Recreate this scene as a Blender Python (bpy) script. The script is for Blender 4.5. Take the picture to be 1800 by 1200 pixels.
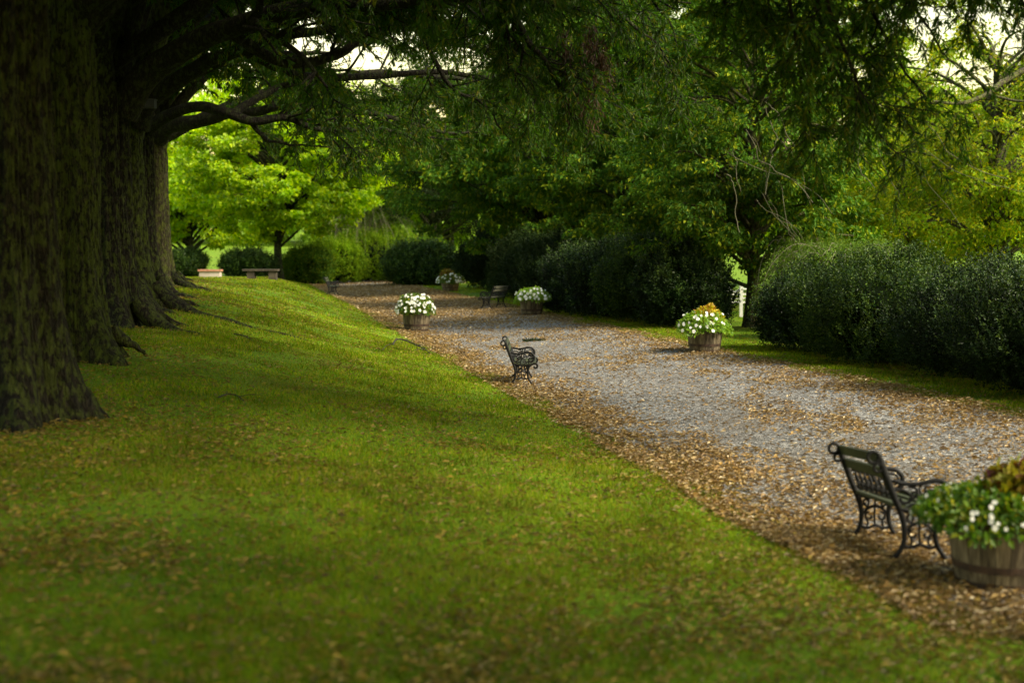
import bpy, math, random
import numpy as np
from mathutils import Vector, Matrix

# ------------------------------------------------------------------ camera, sky, sun, exposure
scn = bpy.context.scene
for o in list(bpy.data.objects):
    bpy.data.objects.remove(o)
col = scn.collection
EZ = 2.20                      # eye height above the gravel
HOR = 440.0                    # horizon row of the 1800x1200 photograph
FPX = 2500.0
PITCH = math.atan((600 - HOR) / FPX)

cam = bpy.data.cameras.new('camera')
cam.sensor_width = 36; cam.lens = 50
cam.clip_start = 0.1; cam.clip_end = 3000
cam.dof.use_dof = True
cam.dof.focus_distance = 24.0
cam.dof.aperture_fstop = 1.35
camo = bpy.data.objects.new('camera', cam); col.objects.link(camo)
camo.location = (0, 0, EZ)
camo.rotation_euler = (math.pi / 2 - PITCH, 0, 0)
scn.camera = camo

SUN_EL, SUN_AZ = 40.0, 118.0     # azimuth measured from straight ahead (+Y), positive to the right
world = bpy.data.worlds.new("World"); scn.world = world; world.use_nodes = True
wn = world.node_tree
for n in list(wn.nodes): wn.nodes.remove(n)
sky = wn.nodes.new('ShaderNodeTexSky'); sky.sky_type = 'NISHITA'; sky.sun_disc = False
sky.sun_elevation = math.radians(SUN_EL); sky.sun_rotation = math.radians(SUN_AZ)
sky.air_density = 2.3; sky.dust_density = 1.5; sky.ozone_density = 0.6
bg = wn.nodes.new('ShaderNodeBackground'); bg.inputs['Strength'].default_value = 0.15
wo = wn.nodes.new('ShaderNodeOutputWorld')
wn.links.new(sky.outputs[0], bg.inputs[0]); wn.links.new(bg.outputs[0], wo.inputs[0])

sl = bpy.data.lights.new('sun', 'SUN'); sl.energy = 4.2; sl.angle = math.radians(22); sl.color = (1.0, 0.93, 0.80)
so = bpy.data.objects.new('sun', sl); col.objects.link(so)
e, a = math.radians(SUN_EL), math.radians(SUN_AZ)
sd = Vector((math.sin(a) * math.cos(e), math.cos(a) * math.cos(e), math.sin(e)))
so.rotation_euler = sd.to_track_quat('Z', 'Y').to_euler()
so.location = (0, 0, 60)

vs = scn.view_settings
vs.view_transform = 'Standard'; vs.look = 'None'; vs.gamma = 1.0; vs.exposure = 1.2
try:
    vs.use_white_balance = True
    vs.white_balance_temperature = 7100
    vs.white_balance_tint = 10
except Exception:
    pass
cy = scn.cycles
cy.max_bounces = 7; cy.diffuse_bounces = 4; cy.glossy_bounces = 2; cy.transmission_bounces = 4
cy.transparent_max_bounces = 4; cy.volume_bounces = 0
cy.caustics_reflective = False; cy.caustics_refractive = False
cy.use_denoising = True
try: cy.denoiser = 'OPENIMAGEDENOISE'
except Exception: pass
cy.sample_clamp_indirect = 6.0

R = np.random.default_rng(7)

# ------------------------------------------------------------------ helpers
def hash3(ix, iy, iz, seed=0):
    h = (ix.astype(np.int64) * 374761393 + iy.astype(np.int64) * 668265263 + iz.astype(np.int64) * 2147483647 + seed * 974634777) & 0xffffffff
    h = ((h ^ (h >> 13)) * 1274126177) & 0xffffffff
    h = ((h ^ (h >> 16)) * 2246822519) & 0xffffffff
    return ((h ^ (h >> 15)) & 0xffff) / 65535.0

def vnoise(x, y, z=0.0, seed=0):
    x, y, z = np.broadcast_arrays(np.asarray(x, float), np.asarray(y, float), np.asarray(z, float))
    ix, iy, iz = np.floor(x), np.floor(y), np.floor(z)
    fx, fy, fz = x - ix, y - iy, z - iz
    fx = fx * fx * (3 - 2 * fx); fy = fy * fy * (3 - 2 * fy); fz = fz * fz * (3 - 2 * fz)
    r = 0
    for dx in (0, 1):
        for dy in (0, 1):
            for dz in (0, 1):
                w = (fx if dx else 1 - fx) * (fy if dy else 1 - fy) * (fz if dz else 1 - fz)
                r = r + w * hash3(ix + dx, iy + dy, iz + dz, seed)
    return r * 2 - 1

def fbm(x, y, z=0.0, seed=0, oct=3):
    r = 0; amp = 1.0; s = 1.0
    for k in range(oct):
        r = r + amp * vnoise(np.asarray(x) * s, np.asarray(y) * s, np.asarray(z) * s, seed + k)
        amp *= .5; s *= 2.03
    return r

def sstep(a_, b_, x):
    t = np.clip((x - a_) / (b_ - a_), 0, 1)
    return t * t * (3 - 2 * t)

# terrain, heights relative to the eye, then + EZ
SL = 0.188
U_L, U_R = 4.35, 9.5
def terr(x, y):
    x = np.asarray(x, float); y = np.asarray(y, float)
    u = x + SL * y
    zl = np.interp(y, [-30, 0, 8, 14, 18.4, 24, 28, 34, 45, 60, 80, 100, 130, 260, 420, 700],
                   [-1.75, -1.7, -1.72, -1.66, -1.33, -1.17, -.86, -.77, -.92, -1.18, -1.55, -1.95, -1.6, 1.2, 5.0, 9])
    zp = np.interp(y, [-30, 30, 60, 100, 130, 260, 420, 700], [-2.25, -2.23, -2.2, -2.17, -1.9, 1.2, 5.0, 9])
    zr = np.interp(y, [-30, 30, 60, 100, 130, 260, 420, 700], [-2.05, -2.05, -2.03, -2.05, -1.8, 1.2, 5.0, 9])
    t = sstep(-4.2, 5.2, u)
    # a little steeper close to the path
    near = 0.55 * t + 0.45 * sstep(-1.5, 4.6, u)
    wf = sstep(34, 58, y)
    zz = zl + (zp - zl) * (near * (1 - wf) + sstep(.8, 4.9, u) * wf)
    zz = zz + np.where(u < -3, 0.035 * np.minimum(-3 - u, 14), 0)
    zz = zz + (zr - zp) * sstep(5.2, 9.8, u)
    lawn = 1 - sstep(3.6, 4.4, u) + sstep(9.4, 10.4, u)
    zz = zz + lawn * (0.035 * fbm(x * .55, y * .3, 0, 11, 3))
    zz = zz - .12 * np.exp(-((u - 4.9) ** 2 + (y - 12.0) ** 2) / 1.3)
    return zz + EZ

def ray(px, py, Y):
    """point at depth Y along the line of sight of a pixel of the photograph"""
    xc, yc = (px - 900) / FPX, (600 - py) / FPX
    cp, sp = math.cos(PITCH), math.sin(PITCH)
    d = np.array([xc, cp + yc * sp, -sp + yc * cp])
    p = d * (Y / d[1])
    return np.array([p[0], p[1], p[2] + EZ])

def gat(px, py):
    """where that line of sight meets the ground"""
    lo = 3.0
    prev = lo
    for Y in np.concatenate([np.arange(3, 40, .05), np.arange(40, 400, .25)]):
        p = ray(px, py, Y)
        if p[2] <= float(terr(p[0], p[1])):
            return np.array([p[0], p[1], float(terr(p[0], p[1]))])
    return ray(px, py, 300)

def project(p):
    p = np.asarray(p, float)
    x, y, z = p[..., 0], p[..., 1], p[..., 2] - EZ
    cp, sp = math.cos(PITCH), math.sin(PITCH)
    f = y * cp - z * sp; upc = y * sp + z * cp
    f = np.where(np.abs(f) < .01, .01, f)
    return 900 + FPX * x / f, 600 - FPX * upc / f, f

class MB:
    """collects polygons; build() links them as ONE mesh object"""
    def __init__(s):
        s.v = []; s.nv = 0; s.f = []   # f: (array (n,k), mat)
    def add(s, verts, faces, mat=0, smooth=False):
        verts = np.asarray(verts, float).reshape(-1, 3)
        faces = np.asarray(faces, np.int64)
        if faces.ndim == 1: faces = faces[None]
        s.v.append(verts); s.f.append((faces + s.nv, mat, smooth)); s.nv += len(verts)
    def build(s, name, mats, parent=None, loc=None):
        me = bpy.data.meshes.new(name)
        V = np.concatenate(s.v) if s.v else np.zeros((0, 3))
        if loc is not None: V = V - np.asarray(loc, float)
        nl = sum(f.size for f, _, _ in s.f); npoly = sum(len(f) for f, _, _ in s.f)
        me.vertices.add(len(V)); me.vertices.foreach_set('co', V.astype(np.float32).ravel())
        me.loops.add(nl); me.polygons.add(npoly)
        me.loops.foreach_set('vertex_index', np.concatenate([f.ravel() for f, _, _ in s.f]).astype(np.int32))
        tot = np.concatenate([np.full(len(f), f.shape[1]) for f, _, _ in s.f])
        st = np.concatenate([[0], np.cumsum(tot)[:-1]])
        me.polygons.foreach_set('loop_start', st.astype(np.int32))
        try: me.polygons.foreach_set('loop_total', tot.astype(np.int32))
        except Exception: pass
        me.polygons.foreach_set('material_index', np.concatenate([np.full(len(f), m) for f, m, _ in s.f]).astype(np.int32))
        me.polygons.foreach_set('use_smooth', np.concatenate([np.full(len(f), sm) for f, _, sm in s.f]))
        me.update(calc_edges=True)
        for m in (mats if isinstance(mats, (list, tuple)) else [mats]): me.materials.append(m)
        o = bpy.data.objects.new(name, me); col.objects.link(o)
        if parent is not None: o.parent = parent
        if loc is not None and parent is None: o.location = loc
        return o

def tag(o, label=None, cat=None, group=None, kind=None):
    if label: o['label'] = label
    if cat: o['category'] = cat
    if group: o['group'] = group
    if kind: o['kind'] = kind
    return o

def empty(name, loc, rz=0, label=None, cat=None, group=None):
    o = bpy.data.objects.new(name, None); col.objects.link(o)
    o.location = tuple(float(c) for c in loc); o.rotation_euler = (0, 0, rz)
    o.empty_display_size = .2
    return tag(o, label, cat, group)

def copy_tree(o, parent=None):
    c = o.copy(); col.objects.link(c); c.parent = parent
    for ch in list(o.children): copy_tree(ch, c)
    return c

def nrm(v):
    v = np.asarray(v, float)
    return v / np.maximum(np.linalg.norm(v, axis=-1, keepdims=True), 1e-9)

def rand_dir(n, rng):
    return nrm(rng.normal(size=(n, 3)))

def tube(mb, pts, rad, k=8, mat=0, cap=False, squash=None):
    pts = np.asarray(pts, float); n = len(pts)
    rad = np.broadcast_to(np.asarray(rad, float), (n,))
    t = nrm(np.gradient(pts, axis=0))
    ref = np.array([0, 0, 1.0]) if abs(t[0][2]) < .9 else np.array([1.0, 0, 0])
    a_ = np.zeros((n, 3)); a = nrm(np.cross(t[0], ref))
    for i in range(n):
        a = a - t[i] * np.dot(a, t[i]); a = a / max(np.linalg.norm(a), 1e-9); a_[i] = a
    b_ = np.cross(t, a_)
    th = np.linspace(0, 2 * math.pi, k, endpoint=False)
    V = pts[:, None] + rad[:, None, None] * (np.cos(th)[None, :, None] * a_[:, None] + np.sin(th)[None, :, None] * b_[:, None])
    i = np.arange(n - 1)[:, None] * k; j = np.arange(k)[None]; j2 = (j + 1) % k
    F = np.stack([i + j, i + j2, i + k + j2, i + k + j], -1).reshape(-1, 4)
    mb.add(V.reshape(-1, 3), F, mat, True)
    if cap:
        for r in (0, n - 1):
            idx = (r * k + np.arange(k))
            c = pts[r]
            ring = V[r]
            mb.add(np.vstack([ring, c]), [[q, (q + 1) % k, k] for q in range(k)], mat, False)

def box(mb, c, s, mat=0, rot=None):
    x, y, z = [q / 2 for q in s]
    V = np.array([(-x, -y, -z), (x, -y, -z), (x, y, -z), (-x, y, -z), (-x, -y, z), (x, -y, z), (x, y, z), (-x, y, z)])
    if rot is not None: V = V @ np.asarray(rot).T
    mb.add(V + np.asarray(c), [(0, 3, 2, 1), (4, 5, 6, 7), (0, 1, 5, 4), (1, 2, 6, 5), (2, 3, 7, 6), (3, 0, 4, 7)], mat)

def catmull(P, n=6):
    P = np.asarray(P, float)
    Q = np.vstack([2 * P[0] - P[1], P, 2 * P[-1] - P[-2]])
    out = []
    for i in range(1, len(Q) - 2):
        for t in np.linspace(0, 1, n, endpoint=False):
            out.append(.5 * ((2 * Q[i]) + (-Q[i - 1] + Q[i + 1]) * t + (2 * Q[i - 1] - 5 * Q[i] + 4 * Q[i + 1] - Q[i + 2]) * t * t + (-Q[i - 1] + 3 * Q[i] - 3 * Q[i + 1] + Q[i + 2]) * t ** 3))
    out.append(P[-1])
    return np.array(out)

def leaves(mb, P, D, N, L, W, mat=0, fold=.15, shape=.45):
    """one quad per leaf: base, side, tip, side"""
    P = np.asarray(P, float); n = len(P)
    if n == 0: return
    D = nrm(D); S = nrm(np.cross(D, N)); N2 = np.cross(S, D)
    L = np.broadcast_to(L, (n,))[:, None]; W = np.broadcast_to(W, (n,))[:, None]
    b = P; m = P + D * L * shape
    v = np.stack([b, m + S * W * .5 + N2 * W * fold, P + D * L - N2 * L * .08, m - S * W * .5 + N2 * W * fold], 1)
    mb.add(v.reshape(-1, 3), np.arange(4 * n).reshape(n, 4), mat)

# ------------------------------------------------------------------ materials
def newmat(name):
    m = bpy.data.materials.new(name); m.use_nodes = True
    nt = m.node_tree
    for n in list(nt.nodes): nt.nodes.remove(n)
    return m, nt, nt.nodes, nt.links

def ramp(N, stops, interp='LINEAR'):
    r = N.new('ShaderNodeValToRGB'); r.color_ramp.interpolation = interp
    e = r.color_ramp.elements
    while len(e) < len(stops): e.new(.5)
    for i, (p, c) in enumerate(stops):
        e[i].position = p; e[i].color = (*c, 1) if len(c) == 3 else c
    return r

def leafmat(name, cols, trans=.35, rough=.5, tcol=(1.25, 1.15, .5), nscale=.6, nvar=.35, spec=.35):
    m, nt, N, L = newmat(name)
    geo = N.new('ShaderNodeNewGeometry')
    k = len(cols)
    r = ramp(N, [((i + .0) / max(k - 1, 1) if k > 1 else 0, c) for i, c in enumerate(cols)])
    L.new(geo.outputs['Random Per Island'], r.inputs[0])
    tc = N.new('ShaderNodeTexCoord')
    nz = N.new('ShaderNodeTexNoise'); nz.inputs['Scale'].default_value = nscale; nz.inputs['Detail'].default_value = 3
    L.new(geo.outputs['Position'], nz.inputs['Vector'])
    mr = N.new('ShaderNodeMapRange'); mr.inputs[1].default_value = .3; mr.inputs[2].default_value = .7
    mr.inputs[3].default_value = 1 - nvar; mr.inputs[4].default_value = 1 + nvar
    L.new(nz.outputs['Fac'], mr.inputs[0])
    mul = N.new('ShaderNodeVectorMath'); mul.operation = 'SCALE'
    L.new(r.outputs[0], mul.inputs[0]); L.new(mr.outputs[0], mul.inputs['Scale'])
    p = N.new('ShaderNodeBsdfPrincipled'); p.inputs['Roughness'].default_value = rough
    p.inputs['Specular IOR Level'].default_value = spec
    L.new(mul.outputs[0], p.inputs['Base Color'])
    t = N.new('ShaderNodeBsdfTranslucent')
    tm = N.new('ShaderNodeVectorMath'); tm.operation = 'MULTIPLY'; tm.inputs[1].default_value = tcol
    L.new(mul.outputs[0], tm.inputs[0]); L.new(tm.outputs[0], t.inputs[0])
    mx = N.new('ShaderNodeMixShader'); mx.inputs[0].default_value = trans
    o = N.new('ShaderNodeOutputMaterial')
    L.new(p.outputs[0], mx.inputs[1]); L.new(t.outputs[0], mx.inputs[2]); L.new(mx.outputs[0], o.inputs[0])
    return m

def plain(name, c, rough=.6, metal=0, noise=None, bump=0, bscale=30, spec=.4, c2=None, vec='Object', stretch=(1, 1, 1)):
    m, nt, N, L = newmat(name)
    p = N.new('ShaderNodeBsdfPrincipled'); p.inputs['Roughness'].default_value = rough
    p.inputs['Metallic'].default_value = metal; p.inputs['Specular IOR Level'].default_value = spec
    o = N.new('ShaderNodeOutputMaterial'); L.new(p.outputs[0], o.inputs[0])
    tc = N.new('ShaderNodeTexCoord'); mp = N.new('ShaderNodeMapping'); mp.inputs['Scale'].default_value = stretch
    L.new(tc.outputs[vec], mp.inputs[0])
    if c2:
        nz = N.new('ShaderNodeTexNoise'); nz.inputs['Scale'].default_value = noise or 8; nz.inputs['Detail'].default_value = 6
        L.new(mp.outputs[0], nz.inputs['Vector'])
        r = ramp(N, [(.35, c), (.68, c2)]); L.new(nz.outputs['Fac'], r.inputs[0]); L.new(r.outputs[0], p.inputs['Base Color'])
    else:
        p.inputs['Base Color'].default_value = (*c, 1)
    if bump:
        b = N.new('ShaderNodeBump'); b.inputs['Strength'].default_value = bump; b.inputs['Distance'].default_value = .01
        nb = N.new('ShaderNodeTexNoise'); nb.inputs['Scale'].default_value = bscale; nb.inputs['Detail'].default_value = 5
        L.new(mp.outputs[0], nb.inputs['Vector']); L.new(nb.outputs['Fac'], b.inputs['Height']); L.new(b.outputs[0], p.inputs['Normal'])
    return m

def barkmat(name, dark, mid, moss, mossamt=.5, scale=1.0):
    m, nt, N, L = newmat(name)
    geo = N.new('ShaderNodeNewGeometry')
    mp = N.new('ShaderNodeMapping'); mp.inputs['Scale'].default_value = (11 * scale, 11 * scale, 4.2 * scale)
    L.new(geo.outputs['Position'], mp.inputs[0])
    n1 = N.new('ShaderNodeTexNoise'); n1.inputs['Scale'].default_value = 1.6; n1.inputs['Detail'].default_value = 8; n1.inputs['Roughness'].default_value = .65
    L.new(mp.outputs[0], n1.inputs['Vector'])
    vo = N.new('ShaderNodeTexVoronoi'); vo.feature = 'DISTANCE_TO_EDGE'; vo.inputs['Scale'].default_value = 1.5
    wob = N.new('ShaderNodeVectorMath'); wob.operation = 'ADD'
    L.new(mp.outputs[0], wob.inputs[0]); L.new(n1.outputs['Color'], wob.inputs[1]); L.new(wob.outputs[0], vo.inputs['Vector'])
    r = ramp(N, [(.0, dark), (.16, tuple(.5 * (a_ + b_) for a_, b_ in zip(dark, mid))), (.5, mid)])
    L.new(vo.outputs['Distance'], r.inputs[0])
    n2 = N.new('ShaderNodeTexNoise'); n2.inputs['Scale'].default_value = 2.2; n2.inputs['Detail'].default_value = 9; n2.inputs['Roughness'].default_value = .7
    mp2 = N.new('ShaderNodeMapping'); mp2.inputs['Scale'].default_value = (5.5, 5.5, 3.2); L.new(geo.outputs['Position'], mp2.inputs[0]); L.new(mp2.outputs[0], n2.inputs['Vector'])
    r2 = ramp(N, [(.53 - .10 * mossamt, (0, 0, 0)), (.585 - .06 * mossamt, (1, 1, 1))]); L.new(n2.outputs['Fac'], r2.inputs[0])
    mx = N.new('ShaderNodeMix'); mx.data_type = 'RGBA'
    L.new(r2.outputs[0], mx.inputs[0]); L.new(r.outputs[0], mx.inputs[6]); mx.inputs[7].default_value = (*moss, 1)
    mul = N.new('ShaderNodeMix'); mul.data_type = 'RGBA'; mul.blend_type = 'MULTIPLY'; mul.inputs[0].default_value = .8
    r3 = ramp(N, [(.3, (.25, .25, .25)), (.7, (1.3, 1.3, 1.3))]); L.new(n1.outputs['Fac'], r3.inputs[0])
    L.new(mx.outputs[2], mul.inputs[6]); L.new(r3.outputs[0], mul.inputs[7])
    p = N.new('ShaderNodeBsdfPrincipled'); p.inputs['Roughness'].default_value = .9; p.inputs['Specular IOR Level'].default_value = .15
    L.new(mul.outputs[2], p.inputs['Base Color'])
    b = N.new('ShaderNodeBump'); b.inputs['Strength'].default_value = 1.0; b.inputs['Distance'].default_value = .06
    ad = N.new('ShaderNodeMath'); ad.operation = 'ADD'; L.new(vo.outputs['Distance'], ad.inputs[0]); L.new(n1.outputs['Fac'], ad.inputs[1])
    L.new(ad.outputs[0], b.inputs['Height']); L.new(b.outputs[0], p.inputs['Normal'])
    o = N.new('ShaderNodeOutputMaterial'); L.new(p.outputs[0], o.inputs[0])
    return m

def groundmat():
    m, nt, N, L = newmat('lawn_ground')
    geo = N.new('ShaderNodeNewGeometry')
    n1 = N.new('ShaderNodeTexNoise'); n1.inputs['Scale'].default_value = .55; n1.inputs['Detail'].default_value = 6
    n2 = N.new('ShaderNodeTexNoise'); n2.inputs['Scale'].default_value = 28; n2.inputs['Detail'].default_value = 4
    for n in (n1, n2): L.new(geo.outputs['Position'], n.inputs['Vector'])
    r1 = ramp(N, [(.35, (.08, .16, .006)), (.55, (.12, .20, .008)), (.7, (.14, .16, .015))]); L.new(n1.outputs['Fac'], r1.inputs[0])
    r2 = ramp(N, [(.3, (.35, .35, .35)), (.7, (1.4, 1.4, 1.4))]); L.new(n2.outputs['Fac'], r2.inputs[0])
    mul = N.new('ShaderNodeMix'); mul.data_type = 'RGBA'; mul.blend_type = 'MULTIPLY'; mul.inputs[0].default_value = 1
    L.new(r1.outputs[0], mul.inputs[6]); L.new(r2.outputs[0], mul.inputs[7])
    p = N.new('ShaderNodeBsdfPrincipled'); p.inputs['Roughness'].default_value = .95; p.inputs['Specular IOR Level'].default_value = .1
    L.new(mul.outputs[2], p.inputs['Base Color'])
    o = N.new('ShaderNodeOutputMaterial'); L.new(p.outputs[0], o.inputs[0])
    return m

def gravelmat():
    m, nt, N, L = newmat('gravel')
    geo = N.new('ShaderNodeNewGeometry')
    v = N.new('ShaderNodeTexVoronoi'); v.inputs['Scale'].default_value = 48
    v2 = N.new('ShaderNodeTexVoronoi'); v2.inputs['Scale'].default_value = 17
    n = N.new('ShaderNodeTexNoise'); n.inputs['Scale'].default_value = .8; n.inputs['Detail'].default_value = 5
    for q in (v, v2, n): L.new(geo.outputs['Position'], q.inputs['Vector'])
    sep = N.new('ShaderNodeSeparateColor'); L.new(v.outputs['Color'], sep.inputs[0])
    r = ramp(N, [(0, (.025, .025, .024)), (.35, (.075, .074, .070)), (.7, (.165, .161, .150)), (1, (.48, .47, .43))]); L.new(sep.outputs[0], r.inputs[0])
    sep2 = N.new('ShaderNodeSeparateColor'); L.new(v2.outputs['Color'], sep2.inputs[0])
    r2 = ramp(N, [(0, (.55, .55, .55)), (1, (1.25, 1.25, 1.25))]); L.new(sep2.outputs[0], r2.inputs[0])
    mul = N.new('ShaderNodeMix'); mul.data_type = 'RGBA'; mul.blend_type = 'MULTIPLY'; mul.inputs[0].default_value = .8
    L.new(r.outputs[0], mul.inputs[6]); L.new(r2.outputs[0], mul.inputs[7])
    mx = N.new('ShaderNodeMix'); mx.data_type = 'RGBA'
    r3 = ramp(N, [(.42, (0, 0, 0)), (.75, (.55, .55, .55))]); L.new(n.outputs['Fac'], r3.inputs[0])
    L.new(r3.outputs[0], mx.inputs[0]); L.new(mul.outputs[2], mx.inputs[6]); mx.inputs[7].default_value = (.085, .065, .04, 1)
    p = N.new('ShaderNodeBsdfPrincipled'); p.inputs['Roughness'].default_value = .85; p.inputs['Specular IOR Level'].default_value = .25
    L.new(mx.outputs[2], p.inputs['Base Color'])
    b = N.new('ShaderNodeBump'); b.inputs['Strength'].default_value = .9; b.inputs['Distance'].default_value = .012
    L.new(v.outputs['Distance'], b.inputs['Height']); b.invert = True; L.new(b.outputs[0], p.inputs['Normal'])
    o = N.new('ShaderNodeOutputMaterial'); L.new(p.outputs[0], o.inputs[0])
    return m

M = {}
M['ground'] = groundmat()
M['gravel'] = gravelmat()
M['grass'] = leafmat('grass_blades', [(.03, .075, .002), (.08, .17, .003), (.12, .22, .004), (.20, .26, .006), (.30, .23, .04), (.06, .13, .003)], trans=.4, rough=.7, nscale=1.3, nvar=.5, spec=.06, tcol=(1.2, 1.15, .3))
M['dry'] = leafmat('fallen_leaf', [(.15, .09, .030), (.23, .14, .04), (.09, .05, .018), (.34, .25, .11), (.28, .17, .035), (.19, .125, .06), (.55, .46, .28)], trans=.15, rough=.6, tcol=(1.1, .9, .5), nscale=1, nvar=.15, spec=.3)
M['lawnleaf'] = leafmat('fallen_leaf_lawn', [(.13, .09, .015), (.20, .15, .018), (.07, .045, .012), (.28, .20, .022), (.10, .07, .015), (.17, .13, .015)], trans=.15, rough=.6, nscale=1, nvar=.15)
M['willow'] = leafmat('willow_oak_leaf', [(.015, .042, .003), (.028, .068, .004), (.042, .086, .005), (.022, .056, .003), (.12, .11, .008)], trans=.5, rough=.5, nscale=.5, nvar=.35, tcol=(1.3, 1.7, .4), spec=.2)
M['brownleaf'] = leafmat('withered_leaf', [(.035, .020, .008), (.06, .032, .012), (.028, .016, .007)], trans=.3, rough=.6, tcol=(1.3, .8, .5))
M['maple'] = leafmat('maple_leaf', [(.13, .26, .004), (.22, .38, .006), (.34, .48, .008), (.48, .55, .012)], trans=.5, rough=.5, nscale=.35, nvar=.35, tcol=(1.35, 1.35, .35))
M['dark'] = leafmat('dark_broad_leaf', [(.022, .070, .006), (.042, .115, .008), (.070, .160, .010), (.048, .105, .007), (.26, .30, .012)], trans=.35, rough=.6, nscale=.6, nvar=.5, spec=.12)
M['darker'] = leafmat('dark_cedar_leaf', [(.006, .016, .003), (.010, .022, .004), (.018, .030, .005)], trans=.25, rough=.65, nscale=.5, nvar=.45, spec=.1)
M['mid'] = leafmat('mid_green_leaf', [(.06, .145, .006), (.10, .21, .008), (.16, .28, .010), (.23, .31, .014)], trans=.45, rough=.6, nscale=.4, nvar=.45, spec=.12)
M['olive'] = leafmat('olive_leaf', [(.10, .16, .008), (.12, .22, .010), (.17, .28, .012), (.23, .31, .012), (.38, .33, .012), (.12, .23, .01)], trans=.45, rough=.6, nscale=.5, nvar=.4, spec=.12)
M['weep'] = leafmat('weeping_leaf', [(.05, .11, .008), (.08, .15, .012), (.11, .18, .02)], trans=.4, rough=.6, nscale=1.2, nvar=.4, spec=.15)
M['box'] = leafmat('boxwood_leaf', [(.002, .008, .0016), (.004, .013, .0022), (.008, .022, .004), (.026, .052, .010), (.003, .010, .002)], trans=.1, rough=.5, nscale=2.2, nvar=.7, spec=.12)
M['boxy'] = leafmat('boxwood_paler_leaf', [(.006, .022, .004), (.012, .034, .005), (.024, .055, .007), (.08, .13, .012)], trans=.25, rough=.5, nscale=2.2, nvar=.5, spec=.15)  # paler, yellower green than the plain box leaf
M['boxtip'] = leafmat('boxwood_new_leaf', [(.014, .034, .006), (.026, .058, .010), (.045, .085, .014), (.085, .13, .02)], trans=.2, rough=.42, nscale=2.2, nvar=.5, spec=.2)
M['far'] = leafmat('far_tree_leaf', [(.12, .24, .012), (.18, .32, .02), (.25, .40, .02)], trans=.35, rough=.6, nscale=.1, nvar=.4)
M['core'] = plain('bush_inside_shade', (.006, .010, .004), rough=1, spec=0)  # near-black, the shade among the inner twigs put into the colour
M['bark'] = barkmat('oak_bark', (.006, .005, .004), (.036, .032, .020), (.050, .066, .014), .6)
M['barkmoss'] = barkmat('mossy_bark', (.005, .006, .003), (.050, .052, .026), (.055, .078, .012), .8)
M['barkdark'] = barkmat('dark_bark', (.003, .003, .002), (.024, .021, .014), (.040, .055, .010), .4)
M['bark2'] = barkmat('smooth_bark', (.03, .026, .016), (.13, .11, .07), (.11, .13, .03), .5)
M['limb'] = barkmat('limb_bark', (.008, .007, .005), (.032, .027, .019), (.035, .045, .014), .3, 1.6)
M['twig'] = plain('twig_bark', (.020, .015, .010), rough=.9)
M['palebranch'] = plain('bare_twig', (.22, .19, .13), rough=.8)

# ------------------------------------------------------------------ ground and path
def grid_mesh(name, U, Y, fz, mat, kind='structure', label=None, cat=None):
    uu, yy = np.meshgrid(U, Y)
    x = uu - SL * yy
    z = fz(x, yy)
    V = np.stack([x, yy, z], -1).reshape(-1, 3)
    n, k = uu.shape
    i = np.arange(n - 1)[:, None] * k; j = np.arange(k - 1)[None]
    F = np.stack([i + j, i + j + 1, i + k + j + 1, i + k + j], -1).reshape(-1, 4)
    mb = MB(); mb.add(V, F, 0, True)
    o = mb.build(name, mat); return tag(o, label, cat, None, kind)

Ug = np.concatenate([np.linspace(-420, -24, 30), np.arange(-22, 16, .25), np.linspace(17, 480, 40)])
Yg = np.concatenate([np.linspace(-60, 3, 12), np.arange(4, 60, .3), np.arange(60, 130, 1.0), np.linspace(132, 900, 60)])
grid_mesh('ground', Ug, Yg, terr, M['ground'])

Yp = np.concatenate([np.arange(-10, 60, .12), np.arange(60, 118, .4)])
fr = np.linspace(0, 1, 50)
mb = MB()
eL = U_L + .16 * fbm(Yp * .8, 0, 0, 3, 4) + .05 * vnoise(Yp * 4, 0, 0, 5)
eR = U_R + .15 * fbm(Yp * .9, 5, 0, 8, 4) + .05 * vnoise(Yp * 4, 0, 0, 6)
uu = eL[:, None] + (eR - eL)[:, None] * fr[None]
yy = np.repeat(Yp[:, None], 50, 1); xx = uu - SL * yy
zz = terr(xx, yy) + .016 + .012 * np.clip(fbm(xx * 2, yy * 2, 0, 4, 3), 0, 1) * np.minimum(fr, 1 - fr)[None] * 2
V = np.stack([xx, yy, zz + .004], -1).reshape(-1, 3); k = 50; n = len(Yp)
i = np.arange(n - 1)[:, None] * k; j = np.arange(k - 1)[None]
mb.add(V, np.stack([i + j, i + j + 1, i + k + j + 1, i + k + j], -1).reshape(-1, 4), 0, True)
tag(mb.build('gravel_path', M['gravel']), kind='structure')

# row oaks: depth of each trunk and its radius
OAKS = [(8.4, .50, -3.5), (14.0, .50, -2.38), (18.4, .50, -2.38), (24.0, .52, -2.40), (27.4, .48, -2.37), (31.0, .46, -2.36), (36.5, .50, -2.42), (43, .5, -2.9)]

# ------------------------------------------------------------------ grass
def oakdist(x, y):
    d = np.full(x.shape, 99.0)
    for (Y, r, u) in OAKS: d = np.minimum(d, np.hypot(x - (u - SL * Y), y - Y))
    return d

def scatter(n, u0, u1, y0, y1, rng, pw=0):
    """more of them near: depth drawn with density ~ Y**-pw"""
    t = rng.random(n)
    if pw == 1: y = y0 * (y1 / y0) ** t
    elif pw: y = (y0 ** (1 - pw) + t * (y1 ** (1 - pw) - y0 ** (1 - pw))) ** (1 / (1 - pw))
    else: y = y0 + t * (y1 - y0)
    u = u0 + rng.random(n) * (u1 - u0)
    return u - SL * y, y, u

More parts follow.
